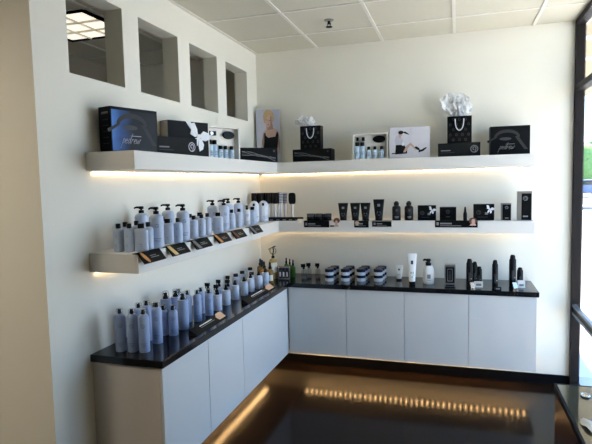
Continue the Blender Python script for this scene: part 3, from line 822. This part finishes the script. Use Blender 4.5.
gift_bag('black dotted gift bag with white handle on the right low box', (1.862, -.175, ZU + .112), 0, .192, .218, .09)
crumple('tall crumpled white tissue in the right gift bag', (1.850, -.175, ZU + .112 + .218), .23, .205, 11, -.02)

# open gift sets
def mk_mini(r, h, m, ch):
    def f():
        t = bpy.data.objects.new('travel_bottle', None); C.objects.link(t)
        b = MB(); b.lathe([(r * .92, 0), (r, .003), (r, h - ch - .006), (r * .8, h - ch - .001), (r * .6, h - ch)], M[m], 16)
        for k in range(3): b.decal(r * 1.02, h * .22 + k * .012, h * .22 + k * .012 + .004, -2.2, -.9, M['print'])
        b.build('body', t); MB().lathe([(r * .72, h - ch), (r * .74, h - .003), (r * .66, h)], M['black'], 16).build('cap', t)
        return t
    return f
KB = Kind(mk_mini(.024, .145, 'sky', .034)); KM = Kind(mk_mini(.019, .104, 'sky', .028))
KP = None
def mk_oval_brush():
    t = bpy.data.objects.new('oval_brush', None); C.objects.link(t)
    b = MB(); b.panel(ell(0, 0, .056, .031, 26), -.012, .020, M['black']); b.build('pad', t, .003)
    q = MB()
    for i in range(-3, 4):
        for j in range(-1, 2): q.tube([(i * .012, -.012, j * .014), (i * .012, -.018, j * .014)], .0014, M['cardm'], 4)
    q.build('bristles', t)
    return t
def mk_clip():
    t = bpy.data.objects.new('clip_piece', None); C.objects.link(t)
    b = MB(); b.box(-.038, -.018, -.010, .010, -.016, .016, M['black']); b.box(.012, .036, -.010, .010, -.018, .016, M['black']); b.build('ends', t, .002)
    MB().box(-.018, .012, -.006, .006, -.012, .010, M['silver']).build('middle', t, .002)
    return t
KO = Kind(mk_oval_brush); KC = Kind(mk_clip)
def gift_set(label, where, loc, rz, w, h, d):
    t = thing('gift_set_box', label, 'box', loc, rz)
    T_ = .012; b = MB()
    b.box(0, w, d - .004, d, 0, h, M['cream']); b.box(0, T_, 0, d - .004, 0, h, M['cream']); b.box(w - T_, w, 0, d - .004, 0, h, M['cream'])
    b.box(T_, w - T_, 0, d - .004, 0, T_, M['cream']); b.box(T_, w - T_, 0, d - .004, h - T_, h, M['cream'])
    b.build('tray', t)
    k = MB(); k.box(T_, w - T_, d - .012, d - .004, T_, h - T_, M['cream']); k.build('insert', t)
    y = d * .5
    for i, (kk, x) in enumerate(((KB, .125), (KB, .27), (KM, .45), (KM, .62), (KM, .81))):
        kk.put(at_local(loc, rz, (w * x, y, T_)), rz, '%s blue bottle from the left inside the open gift set %s' % (ORD[i], where), 'bottle', 'bottles in the open gift sets')
    KO.put(at_local(loc, rz, (w * .74, d - .022, h * .77)), rz, 'oval black brush inside the open gift set %s' % where, 'hairbrush', 'oval brushes in gift sets')
    KC.put(at_local(loc, rz, (w * .22, d - .024, h * .80)), rz, 'small black and silver piece in the open gift set %s' % where, 'hair clip', 'pieces in gift sets')
gift_set('open cream gift set box with bottles on the upper left shelf', 'on the left wall', (.060, -1.173, ZU), TH(25), .315, .262, .065)
gift_set('open cream gift set box with bottles on the upper back shelf', 'on the back wall', (.965, -.20, ZU), 0.03, .312, .232, .065)

# closed lilac box with a sitting figure printed on it
t = thing('printed_box', 'pale lilac box printed with a seated girl on the upper back shelf', 'box', (1.290, -.200, ZU), .03)
w, h = .335, .266
MB().box(0, w, 0, .06, 0, h, M['lilac2']).build('carton', t, .0015)
g = MB(); y = -.0012
def poly(b, pts, yy, m): b.add([(x * w, yy, z * h) for x, z in pts], [tuple(range(len(pts)))], M[m])
poly(g, [(.16, .72), (.26, .76), (.33, .62), (.34, .42), (.16, .42), (.13, .58)], y, 'lilac')          # top
poly(g, [(.14, .14), (.44, .16), (.44, .30), (.36, .44), (.16, .44)], y - .0002, 'cardm')              # skirt
poly(g, [(.34, .20), (.40, .20), (.52, .42), (.66, .25), (.68, .29), (.53, .50), (.42, .40)], y - .0004, 'skin')
poly(g, [(.62, .34), (.70, .26), (.76, .24), (.74, .32), (.66, .38)], y - .0006, 'cardm'); poly(g, [(.72, .18), (.84, .22), (.93, .32), (.90, .34), (.80, .27), (.73, .26)], y - .0006, 'cardm')
poly(g, [(.05, .15), (.16, .16), (.16, .19), (.06, .19)], y - .0004, 'red')
poly(g, [(x / w, z / h) for x, z in ell(.092, .208, .016, .020, 14)], y - .0004, 'skin')
poly(g, [(x / w, z / h) for x, z in ell(.096, .222, .022, .016, 14)], y - .0006, 'cardm')
poly(g, [(.32, .84), (.40, .86), (.50, .76), (.46, .76), (.38, .80)], y - .0006, 'cardm'); poly(g, [(.24, .66), (.28, .66), (.30, .76), (.25, .76)], y - .0006, 'skin')
poly(g, [(.30, .44), (.34, .40), (.38, .46), (.34, .56)], y - .0007, 'ribbon')
g.build('printed_figure', t)

# portrait poster standing in the corner
t = thing('portrait_poster', 'tall portrait poster of a short-haired blonde woman in a black top', 'poster', (.030, -.110, ZU), TH(70))
w, h = .222, .512
MB().box(0, w, 0, .010, 0, h, M['lilac']).build('board', t, .001)
g = MB(); y = -.0008
poly(g, [(.16, .0), (.80, .0), (.80, .12), (.98, .22), (.99, .40), (.93, .58), (.86, .64), (.66, .66), (.60, .70), (.40, .70), (.42, .64), (.30, .58), (.22, .40), (.14, .20)], y, 'skin')
poly(g, [(.30, .24), (.22, .40), (.30, .58), (.34, .56), (.30, .40), (.34, .26)], y - .0001, 'tanskin'); poly(g, [(.90, .58), (.95, .56), (.99, .40), (.97, .24), (.92, .34)], y - .0001, 'tanskin')
poly(g, [(.52, .80), (.66, .84), (.72, .64), (.48, .62), (.46, .68)], y - .0002, 'tanskin')                                # neck
poly(g, [(.24, .0), (.78, .0), (.84, .16), (.90, .34), (.94, .52), (.90, .60), (.86, .58), (.80, .50), (.50, .48), (.40, .52), (.38, .58), (.33, .56), (.32, .40), (.26, .18)], y - .0004, 'cardm')  # top
face = [(.40, .93), (.55, .95), (.66, .90), (.68, .78), (.60, .70), (.50, .665), (.43, .69), (.37, .76), (.35, .84)]
poly(g, face, y - .0006, 'skin'); poly(g, [(.60, .70), (.68, .78), (.66, .90), (.60, .88), (.60, .78)], y - .0007, 'tanskin')
poly(g, [(.30, .86), (.34, .95), (.45, .995), (.60, .99), (.72, .94), (.76, .84), (.72, .76), (.68, .78), (.66, .86), (.58, .90), (.48, .87), (.42, .84), (.40, .78), (.36, .74), (.33, .78)], y - .0008, 'blonde')
for a in ([(.42, .805), (.48, .80), (.48, .808), (.42, .815)], [(.53, .79), (.60, .785), (.60, .793), (.53, .80)]): poly(g, a, y - .0009, 'cardm')
poly(g, [(.49, .755), (.51, .745), (.52, .752), (.50, .79)], y - .0009, 'tan'); poly(g, [(.48, .715), (.56, .712), (.55, .724), (.49, .726)], y - .0009, 'red')
g.build('printed_portrait', t)

# ------------------------------------------------------------------ worktop: left signs
def counter_sign(label, p0, p1, zt, peach):
    d = Vector((p1[0] - p0[0], p1[1] - p0[1], 0)); L = d.length; rz = math.atan2(d.y, d.x)
    t = thing('counter_sign', label, 'sign', (p0[0], p0[1], ZK), rz, 'wedge signs on the black worktop')
    # wedge: local x along, -y to the shop
    b = MB(); vs = [(0, -.028, 0), (L, -.028, 0), (L, .028, 0), (0, .028, 0), (0, -.024, .006), (L, -.024, .006), (L, .024, .034), (0, .024, .034)]
    b.add(vs, [(0, 3, 2, 1), (4, 5, 6, 7), (0, 1, 5, 4), (1, 2, 6, 5), (2, 3, 7, 6), (3, 0, 4, 7)], M['cardm']); b.build('wedge', t, .001)
    def on(u, v, o): return (u, -.024 + .048 * v - .5 * o, .006 + .028 * v + .86 * o)
    p = MB(); a = [on(L * .76, .1, .001), on(L * .97, .1, .001), on(L * .99, 1.05, .001), on(L * .82, 1.05, .001), on(L * .74, .6, .001)]
    bk = [on(L * .76, .1, .0002), on(L * .97, .1, .0002), on(L * .99, 1.05, .0002), on(L * .82, 1.05, .0002), on(L * .74, .6, .0002)]
    p.add(a + bk, [(0, 1, 2, 3, 4), (9, 8, 7, 6, 5)] + [(i, 5 + i, 5 + (i + 1) % 5, (i + 1) % 5) for i in range(5)], M['peach']); p.build('picture', t)
    x = MB()
    for v, u1, dv in ((.62, .62, .13), (.40, .66, .09)): x.add([on(L * .24, v, .0006), on(L * u1, v, .0006), on(L * u1, v + dv, .0006), on(L * .24, v + dv, .0006)], [(0, 1, 2, 3)], M['white' if v > .5 else 'grey'])
    x.build('print', t)
counter_sign('black wedge sign with peach picture near the tall blue cans', (.372, -2.075), (.366, -1.640), .046, True)
counter_sign('black wedge sign with peach picture near the amber bottles', (.366, -1.285), (.366, -.690), .046, True)

# ------------------------------------------------------------------ corner bottles
def mk_corner(r, h, m, name, capm='black'):
    def f():
        t = bpy.data.objects.new(name, None); C.objects.link(t)
        hb = h * .66
        b = MB(); b.lathe([(r * .92, 0), (r, .004), (r, hb - .02), (r * .85, hb - .008), (r * .4, hb), (r * .38, hb + .006)], M[m], 20)
        b.decal(r * 1.01, hb * .2, hb * .62, FA - .7, FA + .7, M['cream'] if m == 'amber' else M['green']); b.build('body', t)
        c = MB(); c.lathe([(r * .50, 0), (r * .50, h * .10), (r * .36, h * .13), (r * .30, h * .30), (r * .2, h * .33)], M[capm], 14, c=(0, 0, hb + .003)); c.build('dropper', t)
        return t
    return f
KA = Kind(mk_corner(.030, .185, 'amber', 'amber_bottle'))
for x, y, l in ((.118, -.330, 'hindmost amber bottle in the corner of the worktop'), (.212, -.478, 'amber bottle second from the front in the worktop corner'), (.165, -.405, 'middle amber bottle in the corner of the worktop'), (.280, -.510, 'frontmost amber bottle beside the last blue bottle')):
    KA.put((x, y, ZK), 0, l, 'bottle', 'amber bottles in the corner')
KG = Kind(mk_corner(.0215, .162, 'green', 'green_bottle'))
for x, y, l in ((.293, -.100, 'leftmost of three green bottles in the corner'), (.345, -.150, 'middle of three green bottles in the corner'), (.392, -.200, 'rightmost of three green bottles in the corner')):
    KG.put((x, y, ZK), 0, l, 'bottle', 'green bottles in the corner')
t = thing('decanter', 'tall gold decanter with a looped gold pump in the corner', 'bottle', (.228, -.285, ZK))
b = MB(); b.lathe([(.038, 0), (.042, .004), (.042, .150), (.034, .172), (.014, .184), (.012, .19)], M['goldp'], 24); b.build('body', t)
b = MB(); b.decal(.0428, .06, .15, FA - .75, FA + .75, M['cream']); b.build('paper_label', t)
b = MB(); b.lathe([(.015, .188), (.015, .206), (.007, .21), (.007, .232)], M['black'], 16)
b.tube([(.030 * math.cos(a), 0, .255 + .032 * math.sin(a)) for a in [2 * PI * i / 20 for i in range(21)]], .005, M['goldp'], 8)
b.tube([(.0, 0, .232), (.008, 0, .255), (.0, 0, .29), (.026, 0, .298)], .006, M['black'], 8); b.tube([(-.012, 0, .285), (-.045, 0, .268)], .005, M['goldp'], 8); b.build('pump_head', t)
t = thing('sample_pack', 'silver-framed pack of three small grey bottles between amber and green bottles', 'sample pack', (.335, -.300, ZK), .12)
w, h = .104, .116
b = MB(); b.box(-w / 2, w / 2, .016, .020, 0, h, M['steel']); b.box(-w / 2, w / 2, -.020, .016, 0, .006, M['steel']); b.box(-w / 2, w / 2, -.020, .016, h - .012, h - .006, M['silver'])
for s in (-1, 1): b.box(s * w / 2 - .002, s * w / 2 + .002, -.020, .020, 0, h - .006, M['steel'])
b.build('rack', t)
for i in range(3):
    q = MB(); q.lathe([(.013, .006), (.0145, .009), (.0145, .070), (.008, .080), (.008, .098)], M['dgrey'], 14, c=((i - 1) * .032, -.002, 0)); q.decal(.0148, .02, .06, 0, .1, M['white'])
    for v in range(0): pass
    o = q.build('vial', t)
    lb = MB(); lb.box((i - 1) * .032 - .007, (i - 1) * .032 + .007, -.0175, -.0166, .024, .066, M['ribbon']); lb.build('vial_label', o)

# ------------------------------------------------------------------ back worktop
def mk_clearspray():
    t = bpy.data.objects.new('clear_spray_bottle', None); C.objects.link(t)
    r = .024; hb = .096
    b = MB(); b.lathe([(r * .92, 0), (r, .004), (r, hb - .02), (r * .7, hb - .006), (r * .42, hb)], M['clear'], 20); b.build('body', t)
    q = MB(); q.lathe([(r * .84, .003), (r * .88, .005), (r * .88, .022)], M['steel'], 18); q.build('liquid', t)
    c = MB(); c.lathe([(.010, 0), (.010, .012), (.007, .015), (.007, .022)], M['black'], 14, c=(0, 0, hb)); c.box(-.024, .015, -.010, .010, hb + .016, hb + .044, M['black']); c.tube([(-.012, 0, hb + .022), (-.018, 0, hb + .006)], .0035, M['black'], 6); c.tube([(0, 0, hb), (0, 0, .012)], .0016, M['dgrey'], 6); c.build('trigger', t, .002)
    return t
KC2 = Kind(mk_clearspray)
KC2.put((.522, -.290, ZK), .1, 'clear spray bottle at the front of the left pair on the worktop', 'bottle', 'clear spray bottles')
KC2.put((.552, -.225, ZK), .4, 'clear spray bottle at the back of the left pair on the worktop', 'bottle', 'clear spray bottles')
KC2.put((.638, -.231, ZK), .2, 'clear spray bottle standing alone left of the jar stacks', 'bottle', 'clear spray bottles')
def mk_bluejar():
    t = bpy.data.objects.new('cream_jar', None); C.objects.link(t); r = .039; h = .053
    MB().lathe([(r * .95, 0), (r, .003), (r, h * .50), (r * .94, h * .54)], M['pale'], 26).build('pot', t)
    MB().lathe([(r * 1.02, h * .54), (r * 1.02, h * .97), (r * .97, h)], M['navy'], 26).build('lid', t)
    return t
KJ = Kind(mk_bluejar)
cl = ['first', 'second', 'third', 'fourth']; dp = ['front', 'middle', 'rear']
for g, (x, y) in enumerate(((.764, -.308), (.903, -.286), (1.040, -.264), (1.187, -.242))):
    for k in range(3):
        n = 3 if g < 3 else 2
        for l in range(2):
            KJ.put((x + .006 * k, y + k * .081, ZK + l * .0531), 0, '%s blue jar, %s pile of the %s jar cluster from the left' % (['lower', 'upper'][l], dp[k], cl[g]), 'jar', 'stacked cream jars')
Kind(mk_tube(.070, .131, 'white', 'black', 'dgrey')).put((1.358, -.164, ZK), .1, 'short white squeeze tube on a black cap', 'tube', 'white tubes on the worktop')
Kind(mk_tube(.078, .262, 'white', 'black', 'dgrey')).put((1.485, -.345, ZK), .1, 'tall white squeeze tube on a black cap', 'tube', 'white tubes on the worktop')
t = thing('white_pump_bottle', 'rounded white bottle with a black pump on the worktop', 'bottle', (1.615, -.275, ZK))
b = MB(); b.lathe([(.038, 0), (.044, .006), (.047, .03), (.047, .095), (.043, .125), (.034, .148), (.018, .158), (.016, .162)], M['white'], 26)
b.decal(.0476, .05, .085, -1.75, -1.15, M['grey']); b.decal(.0476, .035, .04, -1.9, -1.0, M['grey']); b.build('body', t)
c = MB(); c.lathe([(.023, .150), (.023, .176), (.015, .180), (.014, .19), (.020, .192), (.020, .209), (.016, .212)], M['black'], 18); c.tube([(0, 0, .2), (-.032, 0, .203), (-.042, 0, .195)], .009, M['black']); c.tube([(-.01, 0, .178), (-.024, 0, .182)], .005, M['black']); c.build('pump_head', t)
t = thing('product_box', 'grey box with a black-framed bottle picture on the worktop', 'box', (1.790, -.335, ZK))
w, h = .086, .178
MB().box(-w / 2, w / 2, -.03, .03, 0, h, M['steel']).build('carton', t, .001)
g = MB(); g.box(-w * .40, w * .40, -.0312, -.030, h * .16, h * .90, M['card']); g.box(-w * .24, w * .24, -.0318, -.0312, h * .24, h * .82, M['steel']); g.box(-w * .19, w * .19, -.0322, -.0318, h * .27, h * .79, M['card'])
g.box(-w * .10, w * .10, -.0328, -.0322, h * .32, h * .55, M['dgrey']); g.box(-w * .05, w * .05, -.0328, -.0322, h * .55, h * .72, M['dgrey']); g.box(-w * .4, w * .4, -.0312, -.03, h * .02, h * .08, M['card']); g.box(-w * .4, w * .4, -.0312, -.03, h * .93, h * .965, M['dgrey'])
g.build('picture', t)
def dark_flask(label, loc, r, h, rz=0.):
    t = thing('dark_bottle', label, 'bottle', loc, rz)
    hb = h * .70
    b = MB(); b.lathe([(r * .92, 0), (r, .004), (r, hb), (r * .95, hb + .004)], M['black'], 22); b.decal(r * 1.01, hb * .3, hb * .75, -1.9, -1.3, M['dgrey']); b.decal(r * 1.01, hb * .4, hb * .44, -1.2, -.8, M['taupe']); b.build('body', t)
    MB().lathe([(r * .97, hb + .004), (r * .97, h * .84), (r * .80, h * .87), (r * .72, h * .95), (r * .5, h)], M['cardm'], 22).build('cap', t)
    return t
dark_flask('tall dark bottle behind the left white carton on the worktop', (1.942, -.334, ZK), .026, .227)
dark_flask('tall dark bottle close behind the left tall dark bottle', (1.984, -.270, ZK), .022, .195)
dark_flask('short dark bottle right of the left tall dark bottle', (2.020, -.235, ZK), .022, .150)
dark_flask('single dark bottle standing between the two dark groups', (2.133, -.378, ZK), .023, .228)
dark_flask('tallest dark bottle at the right end of the worktop', (2.272, -.270, ZK), .027, .257)
dark_flask('short dark bottle at the right end of the worktop', (2.334, -.210, ZK), .024, .146)
carton('small_carton', 'small white carton with print before the left dark bottles', 'box', (2.010, -.345, ZK), .05, .066, .044, .035, 'white', [('l', -.3, .3, .3, .7)], 'grey')
carton('small_carton', 'small white carton with print at the right end of the worktop', 'box', (2.333, -.300, ZK), .05, .055, .055, .035, 'white', [('l', -.3, .3, .25, .55)], 'grey')
def leaflet(label, loc, rz):
    t = MB(); t.add([(-.017, -.014, 0), (.017, -.014, 0), (.014, .012, .042), (-.020, .012, .042), (-.017, -.012, 0), (.017, -.012, 0), (.014, .014, .042), (-.020, .014, .042)], [(0, 1, 2, 3), (7, 6, 5, 4), (0, 4, 5, 1), (1, 5, 6, 2), (2, 6, 7, 3), (3, 7, 4, 0)], M['silver'])
    o = t.build('price_card', None, loc=loc, rz=rz); tag(o, label, 'price card')
leaflet('small silver leaning card at the foot of the left dark bottles', (1.966, -.385, ZK), .3)
leaflet('small silver leaning card at the foot of the tallest dark bottle', (2.288, -.325, ZK), .3)
carton('tester_stand', 'small dark tester block at the foot of the single dark bottle', 'stand', (2.150, -.425, ZK), .05, .05, .022, .03, 'cardm', [('l', -.3, .3, .3, .7)], 'grey')

# ------------------------------------------------------------------ display table by the window
zt = .70; tx0, tx1, ty0, ty1 = 2.322, 2.705, -3.35, -1.839
t = thing('display_table', 'dark wooden table with a glass top by the window', 'table', (0, 0, 0))
b = MB(); b.box(tx0, tx0 + .012, ty0, ty1, zt - .03, zt, M['base']); b.box(tx1 - .012, tx1, ty0, ty1, zt - .03, zt, M['base']); b.box(tx0 + .012, tx1 - .012, ty1 - .012, ty1, zt - .03, zt, M['base']); b.box(tx0 + .012, tx1 - .012, ty0, ty0 + .012, zt - .03, zt, M['base']); b.build('frame', t)
MB().box(tx0 + .012, tx1 - .012, ty0 + .012, ty1 - .012, zt - .012, zt - .001, M['tglass']).build('glass_top', t)
for xx in (tx0 + .004, tx1 - .029): MB().box(xx, xx + .025, ty0 + .01, ty1 - .01, 0, zt - .03, M['wood']).build('side_panel', t, .002)
MB().box(tx0 + .029, tx1 - .029, ty1 - .035, ty1 - .01, 0, zt - .03, M['wood']).build('end_panel', t)
MB().box(tx0 + .029, tx1 - .029, ty0 + .01, ty1 - .035, .35, .37, M['wood']).build('shelf', t)
b = MB(); n = 24
b.tube([(.018 * math.cos(2 * PI * i / n), .024 * math.sin(2 * PI * i / n), .005) for i in range(n + 1)], .004, M['silver'], 8); b.lathe([(.5, .0), (.55, .002), (.5, .004)], M['silver'], 20, .032, .042)
tag(b.build('silver_dish', None, loc=(2.437, -1.978, zt)), 'small silver dish on the glass table', 'dish')
rnd = random.Random(5); vs = []; fs = []; n = 8
for i in range(n + 1):
    for j in range(n + 1):
        vs.append((-.055 + .11 * i / n + rnd.uniform(-.006, .006), -.16 + .32 * j / n + rnd.uniform(-.01, .01), .002 + .018 * rnd.random()))
for i in range(n):
    for j in range(n): a = i * (n + 1) + j; fs.append((a, a + n + 1, a + n + 2, a + 1))
o = MB().add(vs, fs, M['cream']).build('crumpled_paper', None, loc=(2.440, -2.42, zt), rz=.25); o.modifiers.new('t', 'SOLIDIFY').thickness = .001
tag(o, 'crumpled cream paper lying on the glass table', 'paper')

# ------------------------------------------------------------------ outdoors
struct(MB().box(W, 80, -40, 90, -.20, -.04, M['pave']), 'ground')
struct(MB().box(9.5, 40, 28, 62, -.04, -.02, M['asph']), 'road')
b = MB()
for k in range(3): b.box(3.2, 30, 21.5 + k * 2.0, 21.9 + k * 2.0, -.04, .10 if k == 2 else -.03, M['asph'])
struct(b, 'curb')
struct(MB().box(W + .068, 4.0, -14, 16, 3.15, 3.35, M['stucco']), 'soffit')
struct(MB().box(W + .0, 4.0, -14, 16, 3.35, 3.9, M['stucco']), 'parapet')
struct(MB().box(XL - .2, W + .0, .15, .4, -.1, 3.35, M['stucco']), 'wall_outer')
t = thing('soffit_light', 'round recessed light in the tan soffit outside the window', 'ceiling light', (3.12, 1.25, 3.15))
MB().lathe([(.085, 0), (.08, -.008), (.06, -.008)], M['white'], 20).build('trim_ring', t); MB().lathe([(.058, -.004), (.056, -.007)], M['lamp2'], 20).build('lens', t)
dup(t, (3.30, 2.3, 3.15), 0, 'farther round recessed light in the tan soffit outside')
def bush(name, label, loc, sx, sy, sz, n, seed):
    rnd = random.Random(seed); b = MB()
    for k in range(n):
        u = rnd.uniform(-1, 1); a = rnd.uniform(0, 2 * PI); r = math.sqrt(1 - u * u) * rnd.uniform(.75, 1.05)
        p = Vector((r * math.cos(a) * sx, r * math.sin(a) * sy, (u * .5 + .5) * sz)); d = Vector((rnd.uniform(-1, 1), rnd.uniform(-1, 1), rnd.uniform(-1, 1))).normalized(); e_ = d.orthogonal(); s = rnd.uniform(.15, .32)
        b.add([p - d * s, p + e_ * s * .5, p + d * s, p - e_ * s * .5], [(0, 1, 2, 3)], M['leaf'])
    b.lathe([(.3, .05), (.8, .2), (.9, .6), (.6, .85), (.2, .95)], M['leaf'], 14, sx * .9, sy * .9, c=(0, 0, 0)) if False else None
    b.lathe([(.5 * sx, 0), (.85 * sx, .25 * sz), (.88 * sx, .6 * sz), (.55 * sx, .88 * sz), (.1 * sx, .96 * sz)], M['leaf'], 14, 1, sy / sx)
    return tag(b.build(name, None, loc=loc), label, 'shrub')
bush('garden_tree', 'bright green shrub beyond the parked blue car', (15.4, 60, -.04), 3.2, 2.5, 5.6, 500, 2)
bush('garden_tree', 'second green shrub farther right beyond the parked car', (23, 64, -.04), 4, 2.5, 4.6, 500, 4)
t = thing('parked_car', 'blue car parked outside seen through the glass', 'car', (11.9, 43, -.04), .25)
sec = [(-2.2, .35), (-2.2, .8), (-1.6, .92), (-1.0, 1.02), (-.4, 1.45), (.9, 1.48), (1.7, 1.05), (2.15, .95), (2.2, .4)]
b = MB(); b.add([(x, -.85, z) for x, z in sec] + [(x, .85, z) for x, z in sec], [tuple(range(9)), tuple(range(9, 18))[::-1]] + [((i + 1) % 9, i, 9 + i, 9 + (i + 1) % 9) for i in range(9)], M['carblue']); b.build('body', t, .06)
for s in (-1, 1): MB().panel([(-.85, 1.02), (1.5, 1.04), (.85, 1.40), (-.38, 1.37)], s * .86 - .005, .01, M['black']).build('side_window', t)
for x in (-1.4, 1.35):
    for s in (-1, 1):
        MB().lathe([(.2, -.1), (.33, -.1), (.33, .1), (.2, .1)], M['tire'], 20, mx=Matrix.Translation((x, s * .8, .33)) @ Matrix.Rotation(PI / 2, 4, 'X')).build('wheel', t)

# ------------------------------------------------------------------ daylight
wd = bpy.data.worlds.new('sky'); SC.world = wd; wd.use_nodes = True; nt = wd.node_tree
bg = nt.nodes['Background']; tc = nt.nodes.new('ShaderNodeTexCoord'); sp = nt.nodes.new('ShaderNodeSeparateXYZ'); rp = nt.nodes.new('ShaderNodeValToRGB')
nt.links.new(tc.outputs['Generated'], sp.inputs[0]); nt.links.new(sp.outputs['Z'], rp.inputs[0]); nt.links.new(rp.outputs[0], bg.inputs[0])
e = rp.color_ramp.elements; e[0].position = 0; e[0].color = (.66, .84, 1, 1); e[1].position = .7; e[1].color = (.20, .45, .95, 1)
k = e.new(.2); k.color = (.42, .66, 1, 1)
bg.inputs[1].default_value = 7.0
su = bpy.data.lights.new('sun', 'SUN'); su.energy = 33; su.angle = .01; su.color = (1, .84, .60); so = bpy.data.objects.new('sun', su); C.objects.link(so)
to = Vector((.30, .72, 1.0)).normalized(); so.rotation_euler = to.to_track_quat('Z', 'Y').to_euler(); so.location = (10, 10, 20)
for k in range(2):
    po = bpy.data.lights.new('portal', 'AREA'); po.shape = 'RECTANGLE'; po.size = abs(ye[k + 1] - ye[k]); po.size_y = H; po.cycles.is_portal = True
    o = bpy.data.objects.new('portal', po); C.objects.link(o); o.location = (W + .13, (ye[k] + ye[k + 1]) / 2, H / 2); o.rotation_euler = (PI / 2, 0, PI / 2)

# ------------------------------------------------------------------ camera
cam = bpy.data.cameras.new('camera'); co = bpy.data.objects.new('camera', cam); C.objects.link(co)
cam.sensor_width = 36; cam.lens = 31.194; cam.clip_start = .05; cam.clip_end = 300
r_ = Vector((.954278, .298032, -.023012)); u_ = Vector((-.001294, .081101, .996705)); f_ = Vector((-.298917, .951104, -.077778))
co.matrix_world = Matrix(((r_.x, u_.x, -f_.x, 1.8416), (r_.y, u_.y, -f_.y, -4.6893), (r_.z, u_.z, -f_.z, 1.7659), (0, 0, 0, 1)))
SC.camera = co
SC.view_settings.view_transform = 'Standard'; SC.view_settings.look = 'None'; SC.view_settings.gamma = 1; SC.view_settings.use_curve_mapping = False
SC.view_settings.exposure = -.32
SC.cycles.use_denoising = True; SC.cycles.max_bounces = 10; SC.cycles.diffuse_bounces = 5; SC.cycles.glossy_bounces = 4; SC.cycles.transparent_max_bounces = 12; SC.cycles.sample_clamp_indirect = 8
